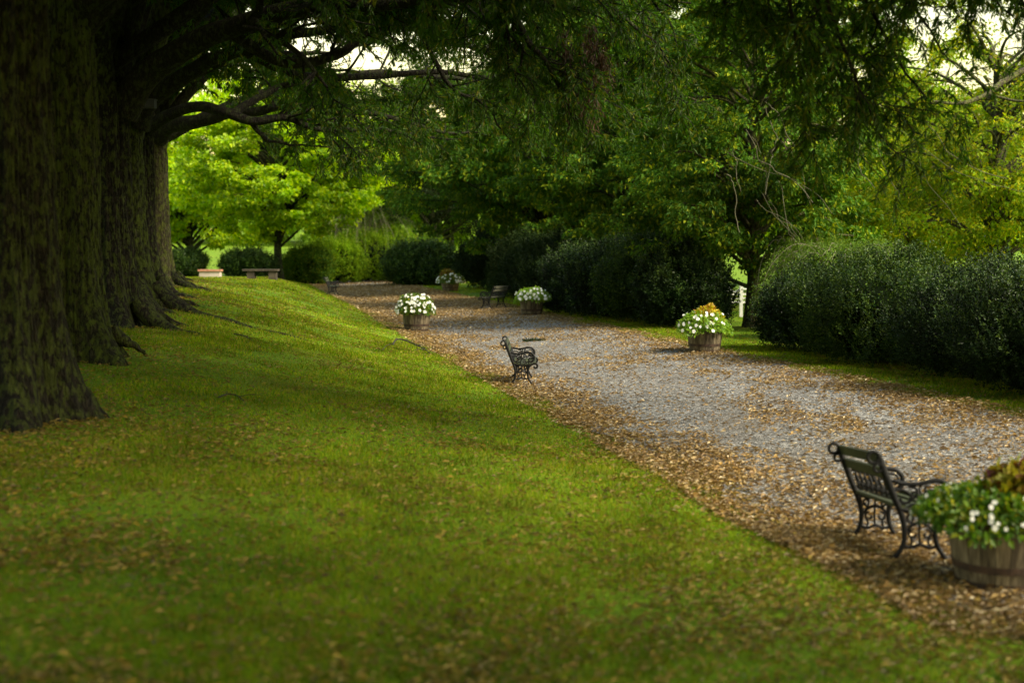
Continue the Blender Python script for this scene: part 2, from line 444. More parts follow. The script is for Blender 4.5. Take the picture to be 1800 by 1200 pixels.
mb = MB()
def add_grass(n, u0, u1, y0, y1, pw, hmul, wmul, seed, edge=True):
    rng = np.random.default_rng(seed)
    x, y, u = scatter(n, u0, u1, y0, y1, rng, pw)
    # stay inside the frame with some margin
    keep = np.abs(x) < .42 * y + 2.0
    el = U_L + .16 * fbm(y * .8, 0, 0, 3, 4) + .30 * vnoise(x * 1.3, y * 1.3, 0, 21) - .05
    er = U_R + .15 * fbm(y * .9, 5, 0, 8, 4) + .25 * vnoise(x * 1.3, y * 1.3, 0, 22) + .02
    keep &= (u < el) | (u > er)
    d = oakdist(x, y)
    keep &= rng.random(n) < np.clip((d - .7) / 1.4, .12, 1)
    bare = fbm(x * .8, y * .5, 0, 31, 3)
    keep &= rng.random(n) < np.clip(1.15 - .9 * (bare > .45), .3, 1)
    x, y = x[keep], y[keep]; n = len(x)
    z = terr(x, y)
    lush = np.clip(.9 + .5 * fbm(x * .9, y * .6, 0, 41, 2), .5, 1.6)
    h = (.028 + .035 * rng.random(n)) * hmul(y) * lush
    w = (.0035 + .003 * rng.random(n)) * wmul(y)
    th = rng.random(n) * 2 * math.pi; ln = rng.random(n) * .9 * h
    ph = rng.random(n) * 2 * math.pi
    P = np.stack([x, y, z - .003], -1)
    side = np.stack([np.cos(th), np.sin(th), np.zeros(n)], -1) * (w / 2)[:, None]
    tip = P + np.stack([np.cos(ph) * ln, np.sin(ph) * ln, h], -1)
    v = np.stack([P - side, P + side, tip], 1)
    mb.add(v.reshape(-1, 3), np.arange(3 * n).reshape(n, 3), 0)
hm = lambda y: 1.0 + .35 * np.clip((y - 20) / 50, 0, 1)
wm = lambda y: np.clip(y / 9.0, 1, 7)
add_grass(620000, -9, 4.9, 4.6, 34, 1, hm, wm, 1)
add_grass(200000, -12, 4.9, 34, 100, 1, hm, wm, 2)
add_grass(90000, 9.2, 11.6, 14, 60, 1, hm, wm, 3)
add_grass(60000, 9.2, 26, 26, 100, 0, hm, wm, 4)
tag(mb.build('grass', M['grass']), 'short green lawn grass on the bank beside the gravel', 'grass', kind='stuff')

# ------------------------------------------------------------------ fallen leaves
def add_litter(mbx, n, u0, u1, y0, y1, pw, dens, seed, L=(.045, .085), wr=.28, lift=.006, big=0):
    rng = np.random.default_rng(seed)
    x, y, u = scatter(n, u0, u1, y0, y1, rng, pw)
    k = rng.random(n) < dens(x, y, u)
    k &= np.abs(x) < .42 * y + 2.0
    x, y, u = x[k], y[k], u[k]; n = len(x)
    z = terr(x, y) + lift + rng.random(n) * .02
    th = rng.random(n) * 2 * math.pi
    D = np.stack([np.cos(th), np.sin(th), rng.normal(size=n) * .22], -1)
    Nn = nrm(np.stack([rng.normal(size=n) * .45, rng.normal(size=n) * .45, np.ones(n)], -1))
    l = (L[0] + (L[1] - L[0]) * rng.random(n)) * (1 + .35 * np.clip((y - 20) / 40, 0, 1.3))
    leaves(mbx, np.stack([x, y, z], -1), D, Nn, l, l * (wr + .15 * rng.random(n)) * (1 + .3 * np.clip((y - 20) / 40, 0, 1.3)), fold=.35)

def dpath(x, y, u):
    c = .07 + .13 * (fbm(x * .7, y * .35, 0, 51, 3) > .25)
    left = np.clip(1 - (u - 4.3) / (1.5 + .7 * vnoise(y * .3, 1, 0, 52)), 0, 1) ** .7
    right = np.clip((u - 7.9 + .5 * vnoise(y * .4, 3, 0, 53)) / 1.5, 0, 1) * .65
    far = sstep(36, 48, y) * .75 * (1 - sstep(78, 90, y))
    patch = .35 * (fbm(x * 1.2, y * .5, 0, 54, 3) > .55)
    d = np.maximum(np.maximum(left, right), np.maximum(far, c)) + patch
    return np.clip(d * (.75 + .5 * fbm(x * 2.2, y * 1.6, 0, 55, 2)), .05, 1)
mb = MB()
add_litter(mb, 380000, 4.0, 9.9, 8.0, 95, 1, dpath, 5, L=(.030, .085), lift=.02)
tag(mb.build('fallen_leaves_gravel', M['dry']), 'brown fallen leaves strewn over the gravel path', 'leaves', kind='stuff')

def dlawn(x, y, u):
    d = oakdist(x, y)
    a = .20 + .75 * np.clip(fbm(x * .8, y * .6, 0, 61, 4) + .05, 0, 1)
    a = a + .75 * np.clip(1 - (d - .6) / 2.2, 0, 1)
    a = a * np.interp(y, [5, 14, 18, 30, 60], [1.5, 1.1, .6, .5, .4]) + .3 * np.clip((u - 3.5) / 1, 0, 1)
    return np.clip(a, 0, 1)
mb = MB()
add_litter(mb, 260000, -9, 4.7, 4.6, 70, 1, dlawn, 6, L=(.028, .075), lift=.016, wr=.3)
def dr(x, y, u): return .35 + 0 * x
add_litter(mb, 9000, 9.4, 12, 14, 60, 1, dr, 7, lift=.02)
tag(mb.build('fallen_leaves_lawn', M['lawnleaf']), 'yellow and brown fallen leaves lying in the lawn grass', 'leaves', kind='stuff')

# ------------------------------------------------------------------ row of willow oaks
def trunk_mesh(mb, base, r, H, seed, lean=(0, 0), flare=.55, fl_h=.5, top=.8):
    """fluted trunk with a buttressed foot"""
    k = 220; zs = np.concatenate([np.linspace(-.25, 1.2, 40), np.linspace(1.23, H, 90)])
    th = np.linspace(0, 2 * math.pi, k, endpoint=False)
    T, Z = np.meshgrid(th, zs)
    rng = np.random.default_rng(seed)
    ph = rng.random(4) * 6.28
    fl = flare * np.exp(-np.maximum(Z, -.1) / fl_h)
    lobes = .5 + .5 * np.cos(5 * T + ph[0] + .5 * np.sin(2 * T + ph[1]))
    rr = r * (1 - (1 - top) * np.clip(Z / H, 0, 1)) * (1 + fl * (.35 + 1.15 * lobes ** 1.5))
    rr *= 1 + .05 * np.cos(3 * T + ph[2]) + .045 * np.cos(7 * T + ph[3]) * np.exp(-Z / 4)
    c, s = np.cos(T), np.sin(T)
    nz = fbm(c * 7 + seed, s * 7, Z * .9, seed, 4)
    rid = np.abs(vnoise(c * 13 + .4 * nz, s * 13, Z * 1.6, seed + 9))
    rr = rr + .022 * nz + .055 * (np.minimum(rid, .5) - .25) + .07 * (np.minimum(np.abs(vnoise(c * 4.2 + .3 * nz, s * 4.2, Z * .35, seed + 19)), .45) - .2)
    cx = base[0] + lean[0] * Z; cyy = base[1] + lean[1] * Z
    V = np.stack([cx + rr * c, cyy + rr * s, base[2] + Z], -1).reshape(-1, 3)
    n = len(zs); i = np.arange(n - 1)[:, None] * k; j = np.arange(k)[None]; j2 = (j + 1) % k
    mb.add(V, np.stack([i + j, i + j2, i + k + j2, i + k + j], -1).reshape(-1, 4), 0, True)

def root(base, ang, length, r0, seed, wig=.25):
    rng = np.random.default_rng(seed); n = 26
    t = np.linspace(0, 1, n)
    a_ = ang + wig * np.sin(t * 4 + seed)
    d = .25 + t * length
    x = base[0] + np.cumsum(np.cos(a_)) / n * length + .25 * math.cos(ang)
    y = base[1] + np.cumsum(np.sin(a_)) / n * length + .25 * math.sin(ang)
    r = r0 * (1 - t) ** .8 * (1 + .25 * vnoise(t * 7, seed, 0, 8)) + .010
    z = terr(x, y) - r * .15 + .03 * vnoise(t * 5, seed * 3, 0, 2) + .42 * np.exp(-t * length / .33) - .02 + .02 * vnoise(t * 6, seed, 0, 3)
    z[-3:] -= .04
    mb = MB(); tube(mb, np.stack([x, y, z], -1), r * (1 + .15 * vnoise(t * 9, seed)), 12)
    return mb

def zmin(u, y):
    """height (above the eye) below which the row's foliage has been browsed and pruned"""
    a_ = np.interp(u, [-6, -2, 0, 1.2, 2.2, 4.5, 6.4, 7.2, 8.5, 10, 12], [3.9, 3.9, 3.6, 2.7, 2.1, 2.0, 1.9, 2.1, 2.4, 2.7, 3.0])
    return a_ + .45 * fbm(u * .9, np.asarray(y) * .5, 0, 71, 2)

# openings in the foliage where the sky comes through
GAPS = [(540, 78, 50, 34), (642, 118, 56, 40), (705, 62, 30, 12), (805, 112, 58, 30), (352, 35, 22, 45), (425, 20, 60, 20), (792, 18, 24, 16), (640, 205, 26, 10),
        (760, 200, 30, 16), (1640, 45, 40, 34), (1700, 135, 70, 26), (1765, 62, 46, 34), (1610, 100, 26, 20), (1720, 30, 22, 12), (1192, 22, 16, 14), (910, 45, 14, 12), (1480, 40, 14, 10), (312, 378, 17, 9), (372, 382, 9, 7), (434, 392, 18, 9), (340, 395, 9, 6), (600, 440, 0.1, 0.1), (1092, 112, 10, 8), (540, 30, 20, 10)]
def in_gap(P, rng, jit=.55):
    X, Yp_, f = project(P)
    m = np.zeros(len(X), bool)
    nz = 1.15 + jit * vnoise(X * .05, Yp_ * .05, 0, 91) + .25 * rng.normal(size=len(X))
    for (gx, gy, rx, ry) in GAPS:
        m |= ((X - gx) / rx) ** 2 + ((Yp_ - gy) / ry) ** 2 < nz
    return m & (f > 11)

class Crown:
    def __init__(s, seed):
        s.rng = np.random.default_rng(seed); s.wood = MB(); s.P = []; s.D = []; s.S = []; s.free = 0
    def wander(s, p, d, L, bend, droop, n):
        pts = [np.array(p, float)]; d = nrm(d); st = L / n
        for i in range(n):
            d = nrm(d + s.rng.normal(size=3) * bend + np.array([0, 0, -droop]) * (i / n))
            pts.append(pts[-1] + d * st)
        return np.array(pts)
    def twig(s, p, d, L, keepz=True):
        n = 5
        pts = s.wander(p, d, L, .18, .16, n)
        X, Yp_, f = project(pts.mean(0))
        vis = f > 2 and -150 < X < 1950 and Yp_ > -130 and Yp_ < 1200
        e_ = pts[-1]; u = e_[0] + SL * e_[1]
        if keepz and e_[2] - EZ < float(zmin(u, e_[1])): return
        if vis and in_gap(pts[2:3], s.rng)[0] and s.rng.random() < .90: return
        if vis: tube(s.wood, pts, np.linspace(.007, .003, n + 1), 3)
        s.P.append(pts); s.S.append(vis)
    def sub(s, p, d, L, r, lvl, keepz=True, dens=1.0):
        n = max(4, int(L / .3))
        pts = s.wander(p, d, L, .16, .10 if lvl == 1 else .13, n)
        X, Yp_, f = project(pts)
        vis = bool(((f > 2) & (X > -200) & (X < 2000) & (Yp_ > -200)).any())
        if keepz:
            u = pts[:, 0] + SL * pts[:, 1]
            bad = pts[:, 2] - EZ < zmin(u, pts[:, 1])
            if bad.any():
                c = int(np.argmax(bad))
                if c < 2: return
                pts = pts[:c + 1]; n = c; L = L * c / max(n, 1)
        g_ = in_gap(pts, s.rng, .3)
        if vis and g_.mean() > .5 and s.rng.random() < .7: return
        if vis: tube(s.wood, pts, np.linspace(r, r * .3, len(pts)), 5 if lvl == 1 else 4)
        tot = len(pts)
        if lvl < 2:
            m = int((6 if vis else 3.2) * L * .55 * dens)
            for q in range(m):
                t = .15 + .85 * s.rng.random(); ii = min(int(t * (tot - 1)), tot - 2)
                ax = nrm(pts[ii + 1] - pts[ii]); side = nrm(np.cross(ax, s.rng.normal(size=3)))
                dd = nrm(ax * .6 + side * .9 + np.array([0, 0, -.05]))
                s.sub(pts[ii], dd, L * (.35 + .25 * s.rng.random()), r * .5, lvl + 1, keepz)
        m = int((6 if vis else 3) * L * dens)
        for q in range(m):
            t = .2 + .8 * s.rng.random(); ii = min(int(t * (tot - 1)), tot - 2)
            ax = nrm(pts[ii + 1] - pts[ii]); side = nrm(np.cross(ax, s.rng.normal(size=3)))
            s.twig(pts[ii], nrm(ax * .6 + side * .8 + np.array([0, 0, -.25])), .35 + .45 * s.rng.random(), keepz)
    def limb(s, pts, r0, r1, kids=14, L=3.2, t0=.25, keepz=True, side_bias=None, dens=1.0, hollow=None):
        pts = catmull(pts, 7)
        m = len(pts)
        j = np.stack([fbm(np.linspace(0, 9, m), q * 7 + r0 * 31, 0, 5 + q, 2) for q in range(3)], -1) * .045
        pts = pts + j * np.linspace(0, 1, m)[:, None] * 2
        tube(s.wood, pts, np.linspace(r0, r1, m) * (1 + .08 * vnoise(np.linspace(0, 8, m), r0 * 50)), 12)
        for q in range(kids):
            t = t0 + (1 - t0) * (q + s.rng.random()) / kids; ii = min(int(t * (m - 1)), m - 2)
            ax = nrm(pts[ii + 1] - pts[ii]); side = nrm(np.cross(ax, s.rng.normal(size=3) * np.array([.6, .6, 1.4])))
            dd = nrm(ax * .75 + side * .8 + np.array([0, 0, .10]))
            s.sub(pts[ii], dd, L * (.6 + .6 * s.rng.random()) * (1.15 - .5 * t), np.interp(t, [0, 1], [r0, r1]) * .45, 1, keepz, dens)
        s.sub(pts[-1], nrm(pts[-1] - pts[-3]), L * .8, r1, 1, keepz, dens)
        return pts
    def auto(s, base, z0, n, R, up=.5, toward=None):
        """the rest of the crown: leaders that climb and spread"""
        for q in range(n):
            a_ = 2 * math.pi * (q + .4 * s.rng.random()) / n if toward is None else toward + (s.rng.random() - .5) * 1.2
            z = z0 + (q % 3) * .5
            rr = R * (.75 + .35 * s.rng.random()); rise = rr * (up * (.5 + .9 * s.rng.random()))
            d = np.array([math.cos(a_), math.sin(a_), 0])
            P = [base + [0, 0, z], base + d * rr * .3 + [0, 0, z + rise * .55], base + d * rr * .65 + [0, 0, z + rise * .9], base + d * rr + [0, 0, z + rise]]
            s.limb(P, .17, .05, kids=9, L=3.4, t0=.2)
    def foliage(s, mb, fine=(.085, .13), width=.21, nleaf=30, mat=0, coarse=7):
        rng = s.rng
        Pv = [p for p, v in zip(s.P, s.S) if v]; Pc = [p for p, v in zip(s.P, s.S) if not v]
        for PP, vis in ((Pv, True), (Pc, False)):
            if not PP: continue
            A = np.array(PP); nt = len(A); nl = nleaf if vis else coarse
            t = rng.random((nt, nl)) * 4.98
            i0 = t.astype(int); fr_ = (t - i0)[..., None]
            idx = np.arange(nt)[:, None]
            p = A[idx, i0] * (1 - fr_) + A[idx, i0 + 1] * fr_
            ax = nrm(A[idx, i0 + 1] - A[idx, i0])
            p = p.reshape(-1, 3); ax = ax.reshape(-1, 3); n = len(p)
            if vis:
                D = nrm(ax * .6 + rand_dir(n, rng) * .75 + np.array([0, 0, -.35]))
                Nn = nrm(rand_dir(n, rng) * .8 + np.array([0, 0, .8]))
                l = fine[0] + (fine[1] - fine[0]) * rng.random(n)
                dist = np.linalg.norm(p - np.array([0, 0, EZ]), axis=1)
                k_ = np.clip(dist / 22, 1, 1.7)
                leaves(mb, p, D, Nn, l * k_ ** .6, l * width * k_ ** 1.1, mat)
            else:
                D = nrm(rand_dir(n, rng) + np.array([0, 0, -.2])); Nn = nrm(rand_dir(n, rng) * .5 + np.array([0, 0, 1]))
                leaves(mb, p + rng.normal(size=(n, 3)) * .15, D, Nn, .24 + .14 * rng.random(n), .13 + .07 * rng.random(n), mat)

def W(px, py, Y): return ray(px, py, Y)

oak_labels = [
 ('massive ridged oak trunk standing just outside the left edge, its boughs overhead', 8.6),
 ('nearest mossy oak trunk with buttressed foot at the left edge of the lawn', 14.0),
 ('second oak of the row, deeply ridged bark flecked with green lichen', 18.4),
 ('third oak of the row, thick dark bough arching up over the path', 24.0),
 ('fourth oak of the row, long dark roots snaking over the grass, box on its bough', 27.4),
 ('slender dark fifth oak trunk squeezed between two thicker ones of the row', 31.0),
 ('pale fluted sixth oak trunk beside the sunlit maple, limbs spreading level to the right', 36.5),
 ('last oak of the row, hidden behind the pale fluted trunk', 43.0)]
TOT = 0
for ti, (Y, r, u) in enumerate(OAKS):
    x = u - SL * Y
    base = np.array([x, Y, float(terr(x, Y))])
    t = empty('willow_oak_tree', base, 0, oak_labels[ti][0], 'tree', 'old oaks in a row along the lawn')
    mb = MB()
    H = [5.2, 5.4, 5.6, 4.0, 3.6, 4.4, 3.9, 4.2][ti]
    trunk_mesh(mb, base, r, H, 20 + ti, flare=[.6, .62, .62, .7, .75, .5, .45, .4][ti], fl_h=[.5, .55, .5, .5, .55, .5, .5, .5][ti], top=.86)
    # leaders: the trunk divides
    top = base + [0, 0, H - .4]
    rng = np.random.default_rng(90 + ti)
    for q in range(3):
        a_ = q * 2.1 + rng.random()
        d = np.array([math.cos(a_), math.sin(a_), 0])
        L_ = 5 + 2 * rng.random()
        P = catmull([top - [0, 0, .5], top + d * .45 + [0, 0, .9], top + d * 1.2 + [0, 0, L_ * .55], top + d * 2.0 + [0, 0, L_]], 8)
        tube(mb, P, np.linspace(r * .72, .10, len(P)), 14)
    o = mb.build('trunk', (M['bark'], M['bark'], M['barkmoss'], M['barkdark'], M['barkmoss'], M['barkdark'], M['bark2'], M['barkdark'])[ti], t, base)
    rs = {1: [(.5, .3, .07)], 2: [(-.35, .35, .09), (.5, .5, .08)],
          3: [(-.35, 2.0, .13), (.3, .9, .10)], 4: [(-.28, 4.2, .16), (-.75, 1.7, .13), (.25, 1.2, .10)],
          5: [(-.3, 1.2, .11)], 6: [(-.4, 1.5, .10), (.3, 1.2, .09)], 0: [], 7: [(0, .8, .1)]}[ti]
    for q, (an, ln, rr) in enumerate(rs):
        root(base + np.array([math.cos(an), math.sin(an), 0]) * r * .72, an, ln, rr, 7 * ti + q + 1).build('root', M['bark'], t, base)
    c = Crown(100 + ti)
    dirx = np.array([1.0, SL, 0]) / math.hypot(1, SL)   # across the path
    top0 = base + [0, 0, H]
    if ti == 0:
        c.limb([base + [0, 0, 4.4], base + [2.5, .3, 6.0], base + [6.0, 1.2, 6.9], base + [9.5, 2.4, 6.6]], .24, .06, kids=12, L=3.4)
        c.limb([base + [0, 0, 4.8], base + [1.8, 2.0, 6.6], base + [4.2, 4.2, 7.4], base + [7.0, 6.4, 7.0]], .2, .05, kids=12, L=3.2)
        c.auto(base, 5.0, 7, 8.5, .5)
    if ti == 1:
        # boughs passing above the frame and drooping over the path on the right
        lp = c.limb([base + [0, 0, 4.3], base + [2.2, .0, 5.6], base + [5.2, .2, 6.3], base + [8.2, .3, 6.2], base + [10.8, .3, 5.5]], .26, .05, kids=16, L=3.0, t0=.3)
        c.auto(base, 4.8, 7, 8.5, .5)
        for (pts, Yd) in [([(1370, -60), (1390, 40), (1405, 130), (1425, 210), (1432, 250)], 14.2),
                          ([(1430, -70), (1462, 40), (1500, 130), (1535, 205), (1560, 262)], 13.8),
                          ([(1480, -80), (1530, 20), (1580, 110), (1625, 165), (1650, 190)], 14.4),
                          ([(1400, -70), (1450, 70), (1478, 150), (1480, 210)], 14.9),
                          ([(1540, -90), (1590, -10), (1640, 60), (1665, 110)], 14.0),
                          ([(1690, -90), (1740, -20), (1770, 30)], 13.6), ([(1760, -90), (1790, -20), (1815, 45)], 13.9),
                          ([(1320, -80), (1345, -10), (1370, 40)], 14.6), ([(1250, -80), (1270, 0), (1300, 40)], 15.4),
                          ([(1450, -90), (1560, -30), (1640, 20)], 15.0), ([(1290, -90), (1400, -20), (1500, 40)], 15.5)]:
            P = np.array([W(a_, b_, Yd + .25 * q) for q, (a_, b_) in enumerate(pts)])
            start = lp[np.argmin(np.abs(lp[:, 0] - (P[0][0] - .7)))]
            P = np.vstack([start, (start + P[0]) / 2 + [0, 0, .05], P])
            c.limb(P, .030, .008, kids=12, L=.75, t0=.32, keepz=False, dens=1.0)
    if ti == 2:
        c.limb([base + [0, 0, 4.2], base + [2.0, -.4, 5.6], base + [5.0, -.9, 6.6], base + [8.6, -1.2, 6.5], base + [11.5, -1.4, 5.8]], .25, .05, kids=14, L=3.2)
        lp = c.limb([base + [0, 0, 3.9], W(330, -120, 18.6), W(560, -150, 19), W(760, -60, 19.5), W(880, 5, 20), W(930, 80, 20.3), W(985, 150, 20.6)], .20, .02, kids=20, L=1.5, t0=.3, keepz=False, dens=1.1)
        c.limb([W(700, -95, 19.3), W(850, -60, 20), W(1010, -20, 20.8), W(1110, 40, 21.3), W(1180, 110, 21.8)], .07, .015, kids=13, L=1.4, t0=.1, keepz=False, dens=1.1)
        c.auto(base, 4.9, 7, 8.5, .5)
    if ti == 3:
        c.limb([W(215, 200, 24), W(250, 140, 23.9), W(300, 100, 23.7), W(400, 52, 23.4), W(520, 20, 23), W(650, 8, 22.6), W(800, -10, 22.2), W(1000, -10, 22)], .27, .05, kids=22, L=2.4, t0=.28)
        c.limb([W(400, 56, 23.4), W(500, 110, 23.6), W(590, 96, 23.9), W(650, 56, 24.2), W(735, 46, 24.6), W(800, 70, 25), W(860, 95, 25.4), W(930, 150, 26)], .10, .02, kids=16, L=1.4, t0=.15, keepz=False)
        c.limb([W(205, 60, 24), W(255, -40, 24), W(330, -130, 24), W(460, -220, 24)], .22, .08, kids=12, L=3)
        c.limb([W(735, 46, 24.6), W(790, 150, 25), W(850, 180, 25.4), W(885, 235, 25.8)], .05, .012, kids=9, L=1.0, t0=.1, keepz=False)
        c.auto(base, 4.2, 7, 8.5, .55)
    if ti == 4:
        c.limb([W(245, 225, 27.3), W(262, 180, 27.2), W(305, 145, 27), W(365, 112, 26.7), W(425, 85, 26.3), W(520, 60, 26), W(660, 40, 25.6), W(830, 60, 25.5)], .21, .04, kids=18, L=2.4, t0=.3)
        c.limb([W(425, 88, 26.3), W(520, 130, 26.8), W(640, 135, 27.3), W(800, 130, 27.8), W(960, 140, 28.4), W(1080, 175, 29)], .09, .02, kids=16, L=1.5, t0=.2, keepz=False)
        c.auto(base, 4.0, 6, 8.5, .55)
    if ti == 5:
        c.limb([W(252, 240, 31), W(268, 220, 30.8), W(300, 202, 30.5), W(350, 188, 30.2), W(400, 202, 30), W(450, 214, 30), W(500, 205, 30), W(560, 232, 30.2), W(640, 222, 30.5), W(730, 230, 31)], .16, .03, kids=13, L=1.4, t0=.62, keepz=False, dens=.7)
        c.limb([W(410, 200, 30), W(440, 180, 30.4), W(485, 155, 30.8), W(520, 148, 31.2), W(580, 120, 31.8), W(700, 150, 32.5)], .10, .02, kids=13, L=1.8, t0=.35, dens=.9)
        c.limb([W(440, 215, 30), W(462, 240, 30.2), W(475, 248, 30.4), W(540, 255, 31), W(620, 262, 31.5)], .05, .012, kids=7, L=1.0, t0=.6, keepz=False, dens=.7)
        c.auto(base, 4.4, 6, 8.5, .6)
    if ti == 6:
        c.limb([W(278, 245, 36.3), W(300, 222, 36), W(340, 214, 35.5), W(395, 202, 35), W(440, 196, 34.6), W(520, 190, 34.6), W(640, 200, 35), W(780, 230, 36)], .22, .04, kids=11, L=1.8, t0=.6, dens=.8)
        c.limb([W(276, 235, 36.4), W(310, 190, 36.4), W(338, 150, 36.4), W(350, 128, 36.2), W(420, 100, 36), W(560, 90, 36)], .17, .05, kids=14, L=2.4, t0=.5)
        c.limb([W(272, 230, 36.5), W(262, 150, 36.5), W(280, 60, 36.5), W(360, -60, 36.5)], .26, .10, kids=8, L=3, t0=.5)
        c.auto(base, 4.2, 6, 8.0, .6)
    if ti == 7:
        c.auto(base, 4.2, 8, 9, .6)
        c.limb([base + [0, 0, 4], base + [3, 0, 5.4], base + [7, 0, 6.2], base + [11, 0, 5.8]], .2, .05, kids=16, L=3)
    c.wood.build('branches', M['limb'], t, base)
    mb = MB(); c.foliage(mb, coarse=14 if ti < 2 else (8 if ti < 4 else 5))
    mb.build('crown', M['willow'], t, base)
    nv = sum(c.S); TOT += len(c.S)
    print('oak', ti, 'twigs', len(c.S), 'visible', nv)
    if ti == 2:
        # withered brown spray hanging over the path
        mb = MB(); rng = np.random.default_rng(4)
        for q in range(26):
            p0 = W(985 + 75 * rng.random(), 40 + 120 * rng.random(), 20.4 + rng.random())
            P = p0 + np.cumsum(np.vstack([[0, 0, 0], rng.normal(size=(6, 3)) * .03 + [.01, 0, -.085]]), 0)
            tube(mb, P, .004, 3, 1)
            n = 60; ii = rng.integers(0, 6, n)
            leaves(mb, P[ii] + rng.normal(size=(n, 3)) * .04, nrm(rng.normal(size=(n, 3)) * .35 + [0, 0, -1]), rand_dir(n, rng), .10 + .04 * rng.random(n), .022, 0)
        o = mb.build('withered_spray', [M['brownleaf'], M['twig']], t, base); o['label'] = 'hanging spray of dead brown leaves'

# two added oaks, unseen, right of and behind the view, to shade the foreground
for ox, oy, olb in ((8.6, -2.5, 'added unseen oak right of the view, its crown shading the foreground bench'), (-2.6, -3.0, 'added unseen oak behind the view, its crown shading the near lawn')):
  rb = np.array([ox, oy, 0.]); rb[2] = float(terr(rb[0], rb[1]))
  t = empty('willow_oak_tree', rb, 0, olb, 'tree')
  mb = MB(); trunk_mesh(mb, rb, .5, 5.2, 77, top=.86); mb.build('trunk', M['bark'], t, rb)
  c = Crown(177); c.auto(rb, 5.0, 14, 8.0, .7)
  for q in range(5):
    c.limb([rb + [0, 0, 5], rb + [.5 * math.cos(q * 1.3), .5 * math.sin(q * 1.3), 8], rb + [2.5 * math.cos(q * 1.3), 2.5 * math.sin(q * 1.3), 12], rb + [4.5 * math.cos(q * 1.3), 4.5 * math.sin(q * 1.3), 14]], .2, .05, kids=12, L=3.4)
  c.wood.build('branches', M['limb'], t, rb); mb = MB(); c.foliage(mb, coarse=16); mb.build('crown', M['willow'], t, rb)

# dark box mounted on the fork of the fourth oak
p = W(261, 183, 26.9)
mb = MB(); box(mb, p, (.26, .2, .15), 0); box(mb, p + [.0, 0, .082], (.29, .23, .016), 0)
o = mb.build('box', plain('grey_box_paint', (.012, .013, .016), rough=.6), None)
tag(o, 'small dark grey box fixed on the fork of an oak bough', 'box')

# ------------------------------------------------------------------ free-standing trees
def clump_tree(name, px, Y, crown, leaf, n_clump, n_leaf, lsize, bark, tr, label, cat='tree', group=None, csize=(.5, 1.1), flat=.55, seed=1, gy=None, shell=.55, wr=.55, zlow=None, zt=None, droop=0, offset=0, gaps=0, lean=0):
    """crown: (half width x, half depth y, z bottom, z top above the ground)"""
    rng = np.random.default_rng(seed)
    X = ray(px, 440, Y)[0]; base = np.array([X, Y, float(terr(X, Y))])
    t = empty(name, base, 0, label, cat, group)
    rx, ry, z0, z1 = crown
    cz = z0 + (z1 - z0) * .42
    d = rand_dir(n_clump, rng); rad = 1 - shell * rng.random(n_clump) ** 1.6
    lob = 1 + .22 * fbm(d[:, 0] * 2 + seed, d[:, 1] * 2, d[:, 2] * 2, seed, 2)
    C = np.stack([d[:, 0] * rx, d[:, 1] * ry, np.where(d[:, 2] > 0, d[:, 2] * (z1 - cz), d[:, 2] * (cz - z0))], -1) * (rad * lob)[:, None] + [offset, 0, cz]
    if droop: C[:, 2] -= droop * (np.hypot(C[:, 0] - offset, C[:, 1]) / rx) ** 2
    C[:, 2] = np.maximum(C[:, 2], z0 * .9)
    # trunk and branches reaching the clumps
    mb = MB(); H = z0 + (z1 - z0) * .75
    zz_ = np.linspace(-.2, H, 16)
    P = np.stack([lean * zz_ + .06 * np.sin(zz_ * .9 + seed), .06 * np.cos(zz_ * .7 + seed), zz_], -1)
    tube(mb, P + base, tr * (1 - .8 * np.clip(zz_ / H, 0, 1)) * (1 + .5 * np.exp(-np.maximum(zz_, 0) / .4)), 12)
    mb.build('trunk', bark, t, base)
    mb = MB()
    for c in C[rng.permutation(n_clump)[:min(n_clump, 110)]]:
        zs = max(z0 * .55, min(H * .95, c[2] - .45 * np.hypot(c[0], c[1])))
        s_ = np.array([lean * zs, 0, zs]); m_ = (s_ + c) / 2 + [0, 0, .18 * np.hypot(c[0], c[1])] + rng.normal(size=3) * .2
        Q = catmull([s_, m_, c], 5)
        tube(mb, Q + base, np.linspace(tr * .32, .015, len(Q)), 5)
    mb.build('branches', bark, t, base)
    mb = MB()
    cs = csize[0] + (csize[1] - csize[0]) * rng.random(n_clump)
    idx = rng.integers(0, n_clump, n_leaf)
    g = rand_dir(n_leaf, rng) * (rng.random(n_leaf) ** .5)[:, None] * cs[idx][:, None] * np.array([1, 1, flat])
    p = C[idx] + g + base
    out = nrm(C[idx] - np.array([offset, 0, cz]))
    kk = ~(in_gap(p, rng) & (rng.random(len(p)) < .88)); p, out, g = p[kk], out[kk], g[kk]; n_leaf = len(p)
    D = nrm(rand_dir(n_leaf, rng) * .8 + out * .5 + g * .3 + [0, 0, -.3]); Nn = nrm(rand_dir(n_leaf, rng) * .7 + out * .25 + [0, 0, .9])
    l = lsize * (.7 + .6 * rng.random(n_leaf))
    leaves(mb, p, D, Nn, l, l * wr)
    mb.build('crown', leaf, t, base)
    return t, base

